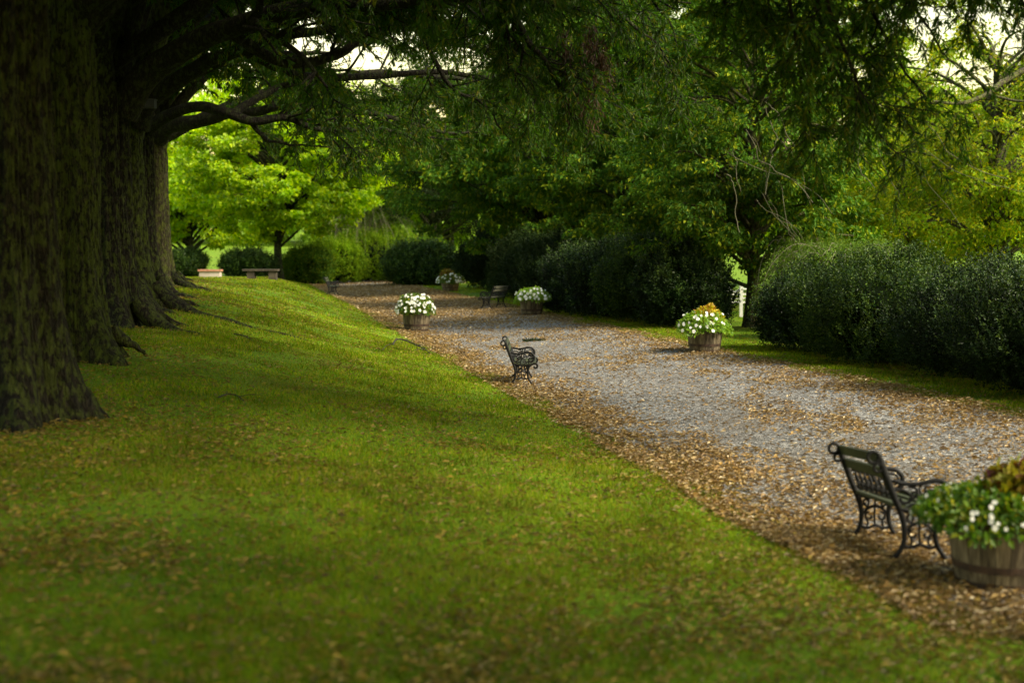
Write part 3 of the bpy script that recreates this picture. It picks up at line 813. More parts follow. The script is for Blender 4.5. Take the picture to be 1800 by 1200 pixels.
clump_tree('maple_tree', 490, 86, (6.9, 5.5, 2.8, 12.5), M['maple'], 560, 70000, .22, M['bark'], .27, 'broad maple with glowing yellow-green leaves in the sun beyond the lawn', seed=3, wr=.8, csize=(.4, .9), flat=.45, droop=.6)
clump_tree('maple_tree', 600, 100, (6.5, 5, 3.5, 15.5), M['maple'], 300, 36000, .28, M['bark'], .3, 'tall bright green tree rising behind the maple under the sky gap', seed=5, wr=.8, csize=(.7, 1.4))
clump_tree('maple_tree', 335, 98, (8, 5, 2.6, 13), M['maple'], 330, 42000, .25, M['bark'], .3, 'lower bright leafy tree seen just right of the trunks', seed=8, wr=.8, csize=(.7, 1.3), flat=.5)
clump_tree('cedar_tree', 772, 98, (6.5, 5, 3.4, 16), M['darker'], 330, 60000, .17, M['bark'], .3, 'brownish dark evergreen at the far bend of the path', seed=11, wr=.4, csize=(.6, 1.3), flat=.5, lean=-.12)
clump_tree('broadleaf_tree', 955, 67, (6.6, 5.5, 2.4, 17), M['dark'], 680, 130000, .21, M['bark'], .24, 'big dark green tree behind the middle of the hedge', seed=13, wr=.5, csize=(.45, .95), flat=.42, droop=1.6)
clump_tree('broadleaf_tree', 1140, 52, (4.6, 4.2, 2.0, 12), M['dark'], 520, 100000, .17, M['bark'], .18, 'dense leafy tree between the dark one and the brown trunk', seed=17, wr=.5, csize=(.35, .75), flat=.42, droop=1.0)
clump_tree('vine_hung_tree', 1322, 38, (3.4, 3.2, 1.9, 11), M['dark'], 420, 80000, .13, M['bark2'], .19, 'tree with brown trunk rising behind the hedge gap, hung with bare vines', seed=19, wr=.5, csize=(.3, .7), flat=.5, droop=.8)
clump_tree('olive_tree', 1745, 44, (4.6, 4, 1.6, 10.0), M['olive'], 300, 46000, .13, M['bark2'], .22, 'loose olive-green tree turning orange, sky showing through its top', seed=23, wr=.55, csize=(.35, .85), flat=.55)
clump_tree('olive_tree', 1590, 52, (3.6, 3.6, 1.4, 6.6), M['olive'], 200, 40000, .14, M['bark2'], .2, 'rounder olive tree beyond the weeping shrub', seed=29, wr=.55, csize=(.4, .9))
clump_tree('broadleaf_tree', 1090, 75, (8, 5, 3, 22), M['mid'], 420, 70000, .22, M['bark'], .35, 'tall mid green tree rising behind the dark trees', seed=31, wr=.6, csize=(.8, 1.6))
clump_tree('broadleaf_tree', 1420, 66, (6, 5, 3, 17), M['mid'], 330, 52000, .2, M['bark'], .3, 'mid green tree behind the vine-hung one', seed=37, wr=.6, csize=(.7, 1.4))
clump_tree('broadleaf_tree', 1640, 80, (6, 5, 2, 13), M['maple'], 260, 30000, .24, M['bark'], .3, 'sunlit yellow-green tree glimpsed behind the olive one', seed=41, wr=.7, csize=(.7, 1.3))
clump_tree('broadleaf_tree', 790, 105, (7.5, 5, 3, 17), M['mid'], 300, 36000, .27, M['bark'], .35, 'distant tree closing the far end of the path', seed=43, wr=.6, csize=(.8, 1.5))
clump_tree('broadleaf_tree', 1860, 70, (6, 5, 3, 13), M['olive'], 240, 34000, .2, M['bark'], .3, 'olive tree at the right edge behind the hedge', seed=47, wr=.6, csize=(.7, 1.3))

# bare vines on the tree by the gap
M['vine'] = plain('vine_stem', (.07, .065, .035), rough=.9)
rng = np.random.default_rng(12)
mb = MB()
for q in range(20):
    px0 = 1230 + 340 * rng.random(); py0 = 150 + 200 * rng.random(); Yv = 34.2 + 1.3 * rng.random()
    p0 = ray(px0, py0, Yv); n = 14
    dx = rng.normal() * .05 + .05
    st = np.stack([dx + rng.normal(size=n) * .03, rng.normal(size=n) * .03, -.10 + .06 * np.sin(np.linspace(0, 5, n) + q)], -1) * (.7 + 1.0 * rng.random())
    tube(mb, catmull(p0 + np.cumsum(st, 0), 3), .006 + .007 * rng.random() ** 2, 4)
vt = [o for o in col.objects if o.name.startswith('vine_hung_tree')][0]
o = mb.build('vine', M['vine'], vt, vt.location)

# pale level limb of the olive tree
ot = [o for o in col.objects if o.name == 'olive_tree'][0]
mb = MB()
tube(mb, catmull([W(1900, 100, 43), W(1820, 115, 42), W(1762, 145, 41), W(1735, 165, 40.5), W(1690, 182, 40), W(1640, 178, 39.7)], 6), np.linspace(.11, .035, 31) * (1 + .18 * vnoise(np.linspace(0, 14, 31), 3)), 8)
tube(mb, catmull([W(1735, 165, 40.5), W(1790, 178, 40.2), W(1830, 172, 40)], 6), np.linspace(.05, .03, 13), 6)
o = mb.build('limb', M['bark2'], ot, ot.location)

# weeping shrub with arching bare twigs
def weeping(px, Y, w, h, seed, label, n=230, mat=None, twigs=26):
    rng = np.random.default_rng(seed)
    X = ray(px, 440, Y)[0]; base = np.array([X, Y, float(terr(X, Y))])
    t = empty('weeping_shrub', base, 0, label, 'shrub')
    mb = MB(); ml = MB()
    for q in range(n):
        a_ = rng.random() * 6.28; rr = w * (.25 + .75 * rng.random()); hh = h * (.55 + .45 * rng.random())
        d = np.array([math.cos(a_), math.sin(a_), 0])
        P = catmull([[0, 0, .05], d * rr * .3 + [0, 0, hh * .8], d * rr * .65 + [0, 0, hh], d * rr + [0, 0, hh * .75], d * rr * 1.15 + [0, 0, hh * .35]], 6)
        tube(mb, P + base, np.linspace(.012, .003, len(P)) * (1.3 if q < twigs else .6), 4)
        if q >= twigs:
            m = 230; ii = rng.integers(6, len(P), m)
            p_ = P[ii] + rng.normal(size=(m, 3)) * .09 + base
            leaves(ml, p_, nrm(rng.normal(size=(m, 3)) * .6 + [0, 0, -.5] + d * .3), nrm(rng.normal(size=(m, 3)) * .6 + [0, 0, 1]), .07 + .03 * rng.random(m), .022)
    mb.build('stems', M['palebranch'], t, base); ml.build('foliage', mat or M['weep'], t, base)
weeping(1490, 33, 1.9, 2.25, 3, 'pale green weeping shrub with bare arching twigs above the hedge', 300, None, 14)
weeping(1405, 36.5, 1.0, 2.4, 4, 'smaller light green shrub beside the brown trunk', 120)
weeping(640, 97, 4.5, 5.6, 6, 'grey-green arching shrub behind the far clipped shrubs', 200, None, 30)

# far wood that closes the horizon: nobody could count it
mb = MB(); rng = np.random.default_rng(77)
n = 90000
xx = rng.uniform(-330, 330, n); yy = 235 + 60 * rng.random(n)
hh = 9 + 7 * fbm(xx * .05, 0, 0, 9, 3) + 3 * fbm(xx * .3, yy * .1, 0, 10, 2)
zz = terr(xx, yy) + 1 + np.maximum(hh, 4) * rng.random(n) ** .7
P = np.stack([xx, yy, zz], -1)
leaves(mb, P, nrm(rand_dir(n, rng) + [0, 0, -.3]), nrm(rand_dir(n, rng) * .7 + [0, 0, .8]), 1.5 + rng.random(n), 1.2)
tag(mb.build('far_wood', M['far']), 'distant line of woods beyond the bright meadow', 'wood', kind='stuff')

# ------------------------------------------------------------------ clipped box shrubs
def bush(px, Y, w, dpt, h, n, leaf, label, seed, mat, name='boxwood_shrub', cat='shrub', group='clipped box shrubs along the gravel', spr=.16, wr=.5, pw=2.3, at=None):
    rng = np.random.default_rng(seed)
    X = ray(px, 440, Y)[0] if at is None else at
    base = np.array([X, Y, float(terr(X, Y))])
    t = empty(name, base, 0, label, cat, group)
    mb = MB()
    # shell points over a superellipsoid with lumps
    def shape(d):
        k = (np.abs(d[:, 0]) ** pw + np.abs(d[:, 1]) ** pw + np.abs(d[:, 2]) ** pw) ** (-1 / pw)
        lump = 1 + .2 * fbm(d[:, 0] * 2.6 + seed, d[:, 1] * 2.3, d[:, 2] * 2.3, seed, 3)
        return d * (k * lump)[:, None]
    S = np.array([w, dpt, h * .55]); O = np.array([0, 0, h * .47])
    d = nrm(rand_dir(n, rng) * [1, 1, 1])
    q = shape(d); p0 = q * S * (1 - .22 * rng.random(n)[:, None] ** 2) + O
    out = nrm(q / S)
    pit = fbm(p0[:, 0] * 4.2 + seed, p0[:, 1] * 4.2, p0[:, 2] * 2.4, seed + 5, 3)
    p0 = p0 + out * (pit * .19)[:, None]
    ok = (p0[:, 2] > .03 + .12 * rng.random(n)) & (rng.random(n) < np.clip(.85 + pit * 1.6, .06, 1))
    p0, out = p0[ok], out[ok]; n = len(p0)
    sd_ = nrm(out * .55 + rng.normal(size=(n, 3)) * .28 + [0, 0, .8])       # sprig direction
    m = 9
    tt = np.linspace(0, 1, m)[None] * np.ones((n, 1)) + rng.random((n, m)) * .1
    sl_ = spr * (.5 + .9 * rng.random(n)) * (1 + .8 * (rng.random(n) > .93))
    P = p0[:, None] + sd_[:, None] * (tt * sl_[:, None])[..., None]
    P = P.reshape(-1, 3); A = np.repeat(sd_, m, 0); N_ = len(P)
    D = nrm(A * .6 + rand_dir(N_, rng) * .8); Nn = nrm(rand_dir(N_, rng) * .8 + A * .4 + [0, 0, .4])
    l = leaf * (.7 + .6 * rng.random(N_))
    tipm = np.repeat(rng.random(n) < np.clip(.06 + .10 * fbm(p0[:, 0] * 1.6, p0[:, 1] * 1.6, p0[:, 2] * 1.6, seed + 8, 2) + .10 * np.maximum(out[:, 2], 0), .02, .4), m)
    leaves(mb, (P + base)[~tipm], D[~tipm], Nn[~tipm], l[~tipm], l[~tipm] * wr, 0, fold=.2)
    leaves(mb, (P + base + A * .03)[tipm], D[tipm], Nn[tipm], l[tipm] * 1.1, l[tipm] * wr, 2, fold=.2)
    # long shoots that stand out of the clipped outline
    ns = int(n * .05); pk = rng.choice(n, ns, p=(lambda w_: w_ / w_.sum())(np.clip(out[:, 2] + .45, .02, 2) * np.exp(2.2 * fbm(p0[:, 0] * 2, p0[:, 1] * 2, 0, seed + 2, 2))))
    m = 22; sd2 = nrm(out[pk] * .4 + rng.normal(size=(ns, 3)) * .18 + [0, 0, 1]); L2 = spr * (.9 + 1.1 * rng.random(ns))
    tt = np.linspace(0, 1, m)[None] * np.ones((ns, 1))
    P2 = (p0[pk][:, None] + sd2[:, None] * (tt * L2[:, None])[..., None]).reshape(-1, 3) + rng.normal(size=(ns * m, 3)) * leaf * .3
    A2 = np.repeat(sd2, m, 0); l2 = leaf * (.7 + .5 * rng.random(ns * m))
    leaves(mb, P2 + base, nrm(A2 * .7 + rand_dir(ns * m, rng) * .8), nrm(rand_dir(ns * m, rng) + A2 * .3), l2, l2 * wr, 2, fold=.2)
    # opaque inside standing in for twigs, their shade painted into its dark colour
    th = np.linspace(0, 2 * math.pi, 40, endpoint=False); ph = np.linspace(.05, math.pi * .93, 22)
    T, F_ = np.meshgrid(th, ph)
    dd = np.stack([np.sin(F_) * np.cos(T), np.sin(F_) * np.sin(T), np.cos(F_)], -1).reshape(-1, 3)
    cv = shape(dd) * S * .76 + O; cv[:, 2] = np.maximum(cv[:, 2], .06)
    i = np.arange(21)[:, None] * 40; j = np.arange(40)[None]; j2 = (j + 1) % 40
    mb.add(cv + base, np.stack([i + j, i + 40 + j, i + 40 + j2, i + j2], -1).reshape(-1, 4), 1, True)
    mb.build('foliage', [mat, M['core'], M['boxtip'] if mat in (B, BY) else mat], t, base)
    mb = MB()
    for q_ in range(5):
        a_ = q_ * 1.3
        tube(mb, base + np.array([[.1 * math.cos(a_), .1 * math.sin(a_), -.05], [w * .3 * math.cos(a_), dpt * .3 * math.sin(a_), h * .35]]), [.04, .02], 6)
    mb.build('stems', M['twig'], t, base)
    return t

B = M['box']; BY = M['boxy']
def ub(u, Y): return u - SL * Y
hedge = [  # u, Y, w, depth, h, n, mat, label
 (12.05, 17.4, 1.45, 1.45, 1.58, 11000, B, 'glossy dark box shrub nearest the camera at the right edge'),
 (11.60, 20.2, 1.35, 1.40, 1.66, 11000, B, 'dark box shrub with silvery glints, second from the right edge'),
 (12.10, 23.1, 1.30, 1.45, 1.54, 10000, B, 'very dark box shrub between the glinting one and the rounded one'),
 (11.60, 25.9, 1.35, 1.45, 1.68, 10000, BY, 'rounded box shrub with yellow-green leaves at its top'),
 (12.00, 29.2, 1.2, 1.45, 1.32, 9500, B, 'feathery box shrub just right of the gap with the white fence'),
 (13.90, 20.4, 1.3, 1.2, 1.57, 7000, BY, 'taller box shrub filling in behind the glinting ones'),
 (13.90, 25.9, 1.3, 1.2, 1.57, 7000, B, 'box shrub behind the rounded yellow-green one'),
 (11.55, 37.6, 1.05, 1.23, 1.79, 9500, B, 'dark box shrub just left of the gap with the white fence'),
 (11.60, 39.9, 1.5, 1.48, 2.19, 9500, BY, 'tallest box shrub of the middle clump, pointed shaggy top'),
 (11.60, 43.0, 1.7, 1.89, 2.01, 9000, B, 'box shrub left of the tallest one in the middle clump'),
 (11.50, 46.5, 1.6, 1.97, 1.88, 8500, B, 'lower box shrub behind the fourth flower barrel'),
 (11.90, 51.5, 1.8, 2.80, 2.23, 8000, M['darker'], 'dark shrub behind the shaded slatted bench'),
 (12.50, 57.0, 2.0, 3.20, 2.50, 8000, M['darker'], 'blackish shrub left of the shaded slatted bench'),
 (13.20, 63.5, 2.1, 3.40, 2.77, 8000, M['darker'], 'dark shrub behind the barrel at the far bend'),
 (14.20, 77.0, 2.4, 3.60, 2.95, 8000, M['darker'], 'dark shrub at the bend where the path turns out of sight'),
 (10.60, 84.0, 2.0, 2.60, 2.42, 7000, BY, 'mid green shrub closing the verge beyond the last barrel')]
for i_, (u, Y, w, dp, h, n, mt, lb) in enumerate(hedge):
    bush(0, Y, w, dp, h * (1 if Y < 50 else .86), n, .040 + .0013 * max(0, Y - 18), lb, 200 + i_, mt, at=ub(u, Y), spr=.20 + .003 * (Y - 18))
far = [(318, 84, 1.35, 1.5, 1.25, 'dark rounded shrub beyond the crest of the lawn, right of the trunks'),
       (436, 84, 1.4, 1.4, 1.2, 'dark rounded shrub standing behind the stone bench'),
       (540, 90, 1.5, 1.5, 1.9, 'clipped shrub at the left end of the far shrubbery'),
       (585, 93, 2.0, 1.6, 2.5, 'second shrub of the far shrubbery, greyish green'),
       (640, 95, 2.0, 1.6, 3.1, 'middle shrub of the far shrubbery facing the path end'),
       (695, 96, 1.9, 1.6, 2.9, 'fourth shrub of the far shrubbery, dark green'),
       (742, 92, 1.7, 1.6, 2.6, 'right end shrub of the far shrubbery, darkest')]
for i_, (px, Y, w, dp, h, lb) in enumerate(far):
    bush(px, Y, w, dp, h, 5200, .11, lb, 260 + i_, M['mid'] if i_ in (3, 4, 5) else (M['dark'] if i_ in (2, 6) else BY), group='shrubs closing the far end', spr=.32, wr=.42)

#@@PART3
# ------------------------------------------------------------------ cast-iron benches
M['iron'] = plain('black_cast_iron', (.003, .003, .0032), rough=.55, noise=20, c2=(.008, .008, .007), bump=.4, bscale=60, spec=.18)
M['slat'] = plain('mossy_bench_wood', (.012, .016, .006), rough=.8, noise=6, c2=(.035, .045, .012), bump=.5, bscale=40, stretch=(1, .15, 1))
M['slat_grey'] = plain('weathered_bench_wood', (.06, .06, .038), rough=.8, noise=6, c2=(.12, .12, .075), bump=.5, bscale=40, stretch=(1, .15, 1))

def strap(mb, P, w=.022, t=.030, y=0.0, n=6, closed=False):
    """flat cast bar following a 2-D profile (x forward, z up); w in the plane, t across"""
    Q = catmull([(p[0], 0, p[1]) for p in P], n) if len(P) > 2 else np.array([(p[0], 0, p[1]) for p in P], float)
    m = len(Q); tg = nrm(np.gradient(Q, axis=0)); nn = np.stack([-tg[:, 2], 0 * tg[:, 0], tg[:, 0]], -1)
    ww = np.broadcast_to(np.asarray(w, float), (m,)) if np.ndim(w) == 0 else np.interp(np.linspace(0, 1, m), np.linspace(0, 1, len(w)), w)
    th = np.linspace(0, 2 * math.pi, 8, endpoint=False)
    ring = np.stack([np.cos(th), np.sin(th)], -1); ring = np.sign(ring) * np.abs(ring) ** .7
    ww = ww * 1.25; t = t * 1.1
    V = Q[:, None] + nn[:, None] * (ring[None, :, 0, None] * ww[:, None, None] / 2) + np.array([0, 1, 0]) * (ring[None, :, 1, None] * t / 2)
    V[..., 1] += y
    k = 8; i = np.arange(m - 1)[:, None] * k; j = np.arange(k)[None]; j2 = (j + 1) % k
    mb.add(V.reshape(-1, 3), np.stack([i + j, i + k + j, i + k + j2, i + j2], -1).reshape(-1, 4), 0, True)
    for r_ in (0, m - 1): mb.add(V[r_], np.arange(8)[None], 0)

def spiral(cx, cz, r0, r1, a0, a1, n=9):
    tt = np.linspace(0, 1, n)
    return [(cx + (r0 + (r1 - r0) * t) * math.cos(a0 + (a1 - a0) * t), cz + (r0 + (r1 - r0) * t) * math.sin(a0 + (a1 - a0) * t)) for t in tt]

BL = 1.28
def side_frame(y):
    mb = MB(); pi = math.pi
    S = lambda P, w=.022, t=.032: strap(mb, P, w, t, y)
    S([(0.0, .005), (.045, .045), (.095, .11), (.115, .19), (.11, .28), (.088, .36), (.05, .45), (.02, .53), (-.01, .61), (-.035, .68), (-.055, .735)], [.034, .026, .03, .036, .04, .04, .034])   # rear leg and back post
    S([(-.055, .735)] + spiral(-.092, .722, .040, .036, .3, 2 * pi - .1, 10), .020)          # top scroll
    S([(-.03, .665)] + spiral(-.062, .652, .030, .026, .3, 2 * pi - .2, 9), .017)
    S([(.425, .005), (.385, .05), (.345, .11), (.325, .18), (.325, .25), (.34, .31), (.375, .355), (.42, .375), (.465, .375), (.488, .35), (.478, .312), (.448, .300), (.432, .318), (.446, .335)], [.034, .026, .03, .032, .03, .03, .028, .024, .018])  # front leg with seat scroll
    S([(.085, .375), (.2, .352), (.32, .352), (.44, .378)], .030)                            # seat bearer
    S([(.045, .565), (.12, .545), (.22, .545), (.32, .565), (.385, .555), (.428, .51), (.430, .455), (.400, .415), (.362, .415), (.345, .445), (.360, .472), (.388, .470)], [.026, .024, .026, .03, .032, .03, .026, .02, .016])   # arm
    # tracery under the arm
    for P in ([(.065, .50), (.12, .50), (.16, .46), (.14, .42), (.10, .42), (.09, .45)], [(.10, .40), (.16, .43), (.20, .48), (.19, .52), (.15, .52)],
              [(.20, .37), (.21, .43), (.25, .48), (.30, .50), (.34, .49)], [(.30, .37), (.29, .42), (.25, .45), (.22, .50), (.23, .54)],
              [(.33, .53), (.38, .52), (.40, .48), (.37, .44)], [(.24, .41), (.30, .40), (.345, .42)], [(.13, .37), (.16, .40), (.21, .41)],
              spiral(.185, .465, .03, .014, 0, 5, 7), spiral(.275, .505, .026, .012, 1, 6.5, 7)):
        S(P, .014, .02)
    # tracery under the seat
    S([(.113, .20), (.15, .25), (.22, .285), (.29, .25), (.326, .20)], .018, .024)
    S([(.10, .13), (.16, .115), (.22, .135), (.28, .115), (.34, .125)], .018, .024)
    for P in ([(.22, .35), (.222, .285)], [(.175, .35), (.165, .262)], [(.265, .35), (.275, .262)], [(.22, .285), (.215, .21), (.22, .135)],
              spiral(.175, .205, .034, .016, 1.5, 6.5, 7), spiral(.265, .205, .034, .016, 1.6, -3.4, 7), spiral(.15, .315, .024, .012, 0, 5, 6), spiral(.30, .315, .024, .012, 3, -2, 6),
              [(.12, .30), (.15, .285), (.165, .262)], [(.32, .30), (.29, .285), (.275, .262)], [(.155, .118), (.165, .16), (.15, .19)], [(.285, .118), (.275, .16), (.29, .19)]):
        S(P, .013, .02)
    return mb

def make_bench(label, slat):
    t = empty('park_bench', (0, 0, 0), 0, label, 'bench', 'iron benches along the path')
    for y in (0, BL): side_frame(y).build('side_frame', M['iron'], t)
    mb = MB()
    for q in range(6):
        f_ = q / 5; x = .095 + .345 * f_; z = .392 - .030 * math.sin(math.pi * f_)
        box(mb, (x, BL / 2, z), (.052, BL + .03, .022), 0)
    mb.build('seat', slat, t)
    mb = MB()
    for (x, z) in ((-.036, .715), (.002, .615)):
        a_ = math.radians(20); rot = [[math.cos(a_), 0, -math.sin(a_)], [0, 1, 0], [math.sin(a_), 0, math.cos(a_)]]
        box(mb, (x, BL / 2, z), (.022, BL - .034, .072), 0, rot)
    mb.build('backrest', slat, t)
    # pierced iron panel between the back slats and the seat
    mb = MB()
    def bar(P, r=.008):   # P: (y, h) along the back plane
        Q = catmull([(.10 - .33 * (h - .38) - .0, y, h) for y, h in P], 6); tube(mb, Q, r, 6)
    bar([(.03, .43), (BL / 2, .425), (BL - .03, .43)], .009); bar([(.03, .565), (BL / 2, .572), (BL - .03, .565)], .009)
    for q in range(8):
        y0 = .04 + q * (BL - .08) / 8; w_ = (BL - .08) / 8
        bar([(y0, .43), (y0 + w_ * .3, .50), (y0 + w_ * .5, .568)], .007)
        bar([(y0 + w_, .43), (y0 + w_ * .7, .50), (y0 + w_ * .5, .568)], .007)
        bar([(y0 + w_ * .5 + .03 * math.cos(a_), .475 + .03 * math.sin(a_)) for a_ in np.linspace(0, 6.2, 9)], .006)
    mb.build('back_panel', M['iron'], t)
    return t

def put(o, p, rz=0, s=1.0, dz=0.0):
    o.location = (float(p[0]), float(p[1]), float(p[2]) + dz); o.rotation_euler = (0, 0, rz); o.scale = (s, s, s)

bn = make_bench('black iron bench with mossy slats beside the flower barrel at the lower right', M['slat'])
p = gat(1560, 990); put(bn, p, math.radians(-1), 1.06, -.01); bn.rotation_euler = (math.radians(-5.2), 0, math.radians(-1))
b2 = copy_tree(bn); b2['label'] = 'small black scrolled iron bench seen end-on where lawn meets gravel, mid picture'
p = gat(894, 677); put(b2, p, math.radians(-1), .97, -.01)
b3 = copy_tree(bn); b3['label'] = 'farthest black iron bench, tiny at the crest of the lawn by the far path'
p = gat(573, 518); put(b3, p, math.radians(2), 1.0, 0)
b4 = make_bench('bench with pale weathered slats in shade by the dark shrubs across the path', M['slat_grey'])
p = gat(891, 541); put(b4, p, math.radians(180 - 22), 1.05, 0)

# ------------------------------------------------------------------ flower barrels
M['oak_stave'] = None
def stavemat():
    m, nt, N, L = newmat('weathered_staves')
    geo = N.new('ShaderNodeNewGeometry'); tc = N.new('ShaderNodeTexCoord')
    mp = N.new('ShaderNodeMapping'); mp.inputs['Scale'].default_value = (26, 26, 2.2); L.new(tc.outputs['Object'], mp.inputs[0])
    n = N.new('ShaderNodeTexNoise'); n.inputs['Scale'].default_value = 1.4; n.inputs['Detail'].default_value = 8; L.new(mp.outputs[0], n.inputs['Vector'])
    r = ramp(N, [(.3, (.055, .042, .027)), (.5, (.14, .115, .075)), (.72, (.27, .23, .16))]); L.new(n.outputs['Fac'], r.inputs[0])
    r2 = ramp(N, [(0, (.5, .48, .44)), (1, (1.3, 1.25, 1.15))]); L.new(geo.outputs['Random Per Island'], r2.inputs[0])
    mul = N.new('ShaderNodeMix'); mul.data_type = 'RGBA'; mul.blend_type = 'MULTIPLY'; mul.inputs[0].default_value = 1
    L.new(r.outputs[0], mul.inputs[6]); L.new(r2.outputs[0], mul.inputs[7])
    p = N.new('ShaderNodeBsdfPrincipled'); p.inputs['Roughness'].default_value = .8; p.inputs['Specular IOR Level'].default_value = .25
    L.new(mul.outputs[2], p.inputs['Base Color'])
    b = N.new('ShaderNodeBump'); b.inputs['Strength'].default_value = .7; b.inputs['Distance'].default_value = .004
    L.new(n.outputs['Fac'], b.inputs['Height']); L.new(b.outputs[0], p.inputs['Normal'])
    o = N.new('ShaderNodeOutputMaterial'); L.new(p.outputs[0], o.inputs[0]); return m
M['oak_stave'] = stavemat()
M['hoop'] = plain('rusted_hoop', (.035, .024, .018), rough=.7, metal=.3, noise=14, c2=(.085, .05, .032), bump=.4, bscale=50)
M['soil'] = plain('planter_soil', (.03, .022, .014), rough=1, noise=30, c2=(.06, .045, .03), bump=1, bscale=60)
M['petal'] = leafmat('white_petal', [(.80, .82, .76), (.86, .86, .84)], trans=.3, rough=.5, tcol=(1, 1, .95), nvar=.03)
M['petal_c'] = plain('flower_eye', (.55, .45, .12), rough=.7)
M['fleaf'] = leafmat('bedding_leaf', [(.035, .10, .008), (.055, .14, .010), (.09, .19, .012), (.14, .24, .015), (.38, .36, .02)], trans=.4, rough=.45, nscale=6, nvar=.25)
M['fleaf_l'] = leafmat('bright_bedding_leaf', [(.12, .26, .015), (.18, .34, .02), (.26, .38, .03)], trans=.4, rough=.45, nscale=6, nvar=.2)
M['coleus_y'] = leafmat('golden_coleus_leaf', [(.42, .36, .02), (.55, .46, .03), (.30, .10, .02), (.48, .38, .02), (.25, .30, .02)], trans=.4, rough=.5, nscale=5, nvar=.2)
M['coleus'] = leafmat('coleus_leaf', [(.26, .28, .02), (.34, .32, .02), (.14, .03, .015), (.10, .012, .012), (.30, .24, .02), (.18, .24, .015)], trans=.4, rough=.5, nscale=5, nvar=.2)

RT, RB, BH = .335, .275, .42
def rad_at(z): return RB + (RT - RB) * (z / BH) + .018 * math.sin(math.pi * min(z / BH, 1) * .9)
def tub_mesh():
    mb = MB(); n = 22
    for q in range(n):
        a0 = 2 * math.pi * (q + .025) / n; a1 = 2 * math.pi * (q + .975) / n
        zs = np.linspace(0, BH, 7); A = np.linspace(a0, a1, 5)
        o_ = []; i_ = []
        dz = .004 * math.sin(q * 2.7)
        for z in zs:
            r_ = rad_at(z)
            for a_ in A: o_.append((r_ * math.cos(a_), r_ * math.sin(a_), z + (dz if z > .4 else 0)))
        for z in zs:
            r_ = rad_at(z) - .024
            for a_ in A: i_.append((r_ * math.cos(a_), r_ * math.sin(a_), z + (dz if z > .4 else 0)))
        k = 5; m = 7
        F = []
        for r_ in range(m - 1):
            for c_ in range(k - 1):
                v = r_ * k + c_; F.append((v, v + 1, v + k + 1, v + k)); F.append((v + 35, v + 35 + k, v + 36 + k, v + 36))
        for c_ in range(k - 1):
            v = (m - 1) * k + c_; F.append((v, v + 1, v + 36, v + 35)); F.append((c_, c_ + 35, c_ + 36, c_ + 1))
        for r_ in range(m - 1):
            v = r_ * k; F.append((v, v + k, v + k + 35, v + 35)); v = r_ * k + k - 1; F.append((v, v + 35, v + 35 + k, v + k))
        mb.add(o_ + i_, F, 0)
    return mb
def hoop_mesh(z, h):
    mb = MB(); n = 48; th = np.linspace(0, 2 * math.pi, n, endpoint=False); V = []
    for (dz, dr) in ((-h / 2, .0005), (-h / 2, .0045), (h / 2, .0045), (h / 2, .0005)):
        r_ = rad_at(z + dz) + dr
        V.append(np.stack([r_ * np.cos(th), r_ * np.sin(th), 0 * th + z + dz], -1))
    V = np.concatenate(V); F = []
    for a_ in range(3):
        for q in range(n): F.append((a_ * n + q, a_ * n + (q + 1) % n, (a_ + 1) * n + (q + 1) % n, (a_ + 1) * n + q))
    mb.add(V, F, 0)
    box(mb, (rad_at(z) * math.cos(-1.3) + .004 * math.cos(-1.3), rad_at(z) * math.sin(-1.3) - .004, z), (.05, .006, h * .9), 0)
    return mb
TUB = tub_mesh(); HO = [hoop_mesh(.385, .050), hoop_mesh(.135, .045), hoop_mesh(.035, .03)]
def shared(mb, name, mat):
    o = mb.build(name, mat); return o
tub0 = TUB.build('tub', M['oak_stave']); hoops0 = [h_.build('hoop', M['hoop']) for h_ in HO]
mb = MB(); th = np.linspace(0, 2 * math.pi, 40, endpoint=False)
mb.add(np.vstack([np.stack([(rad_at(.38) - .028) * np.cos(th), (rad_at(.38) - .028) * np.sin(th), 0 * th + .375], -1), [[0, 0, .40]]]), [[q, (q + 1) % 40, 40] for q in range(40)], 0, True)
soil0 = mb.build('soil', M['soil'])
# one five-petalled blossom
mb = MB()
for q in range(5):
    a_ = 2 * math.pi * q / 5; ca, sa = math.cos(a_), math.sin(a_); px_, py_ = -sa, ca
    V = [(0, 0, 0), (.012 * ca + .013 * px_, .012 * sa + .013 * py_, .006), (.027 * ca + .012 * px_, .027 * sa + .012 * py_, .003), (.031 * ca, .031 * sa, .001),
         (.027 * ca - .012 * px_, .027 * sa - .012 * py_, .003), (.012 * ca - .013 * px_, .012 * sa - .013 * py_, .006)]
    mb.add(V, [(0, 1, 2, 3), (0, 3, 4, 5)], 0)
mb.add([(.005 * math.cos(a_), .005 * math.sin(a_), .008) for a_ in np.linspace(0, 5.2, 6)], [(0, 1, 2, 3, 4, 5)], 1)
blos0 = mb.build('blossom', [M['petal'], M['petal_c']])

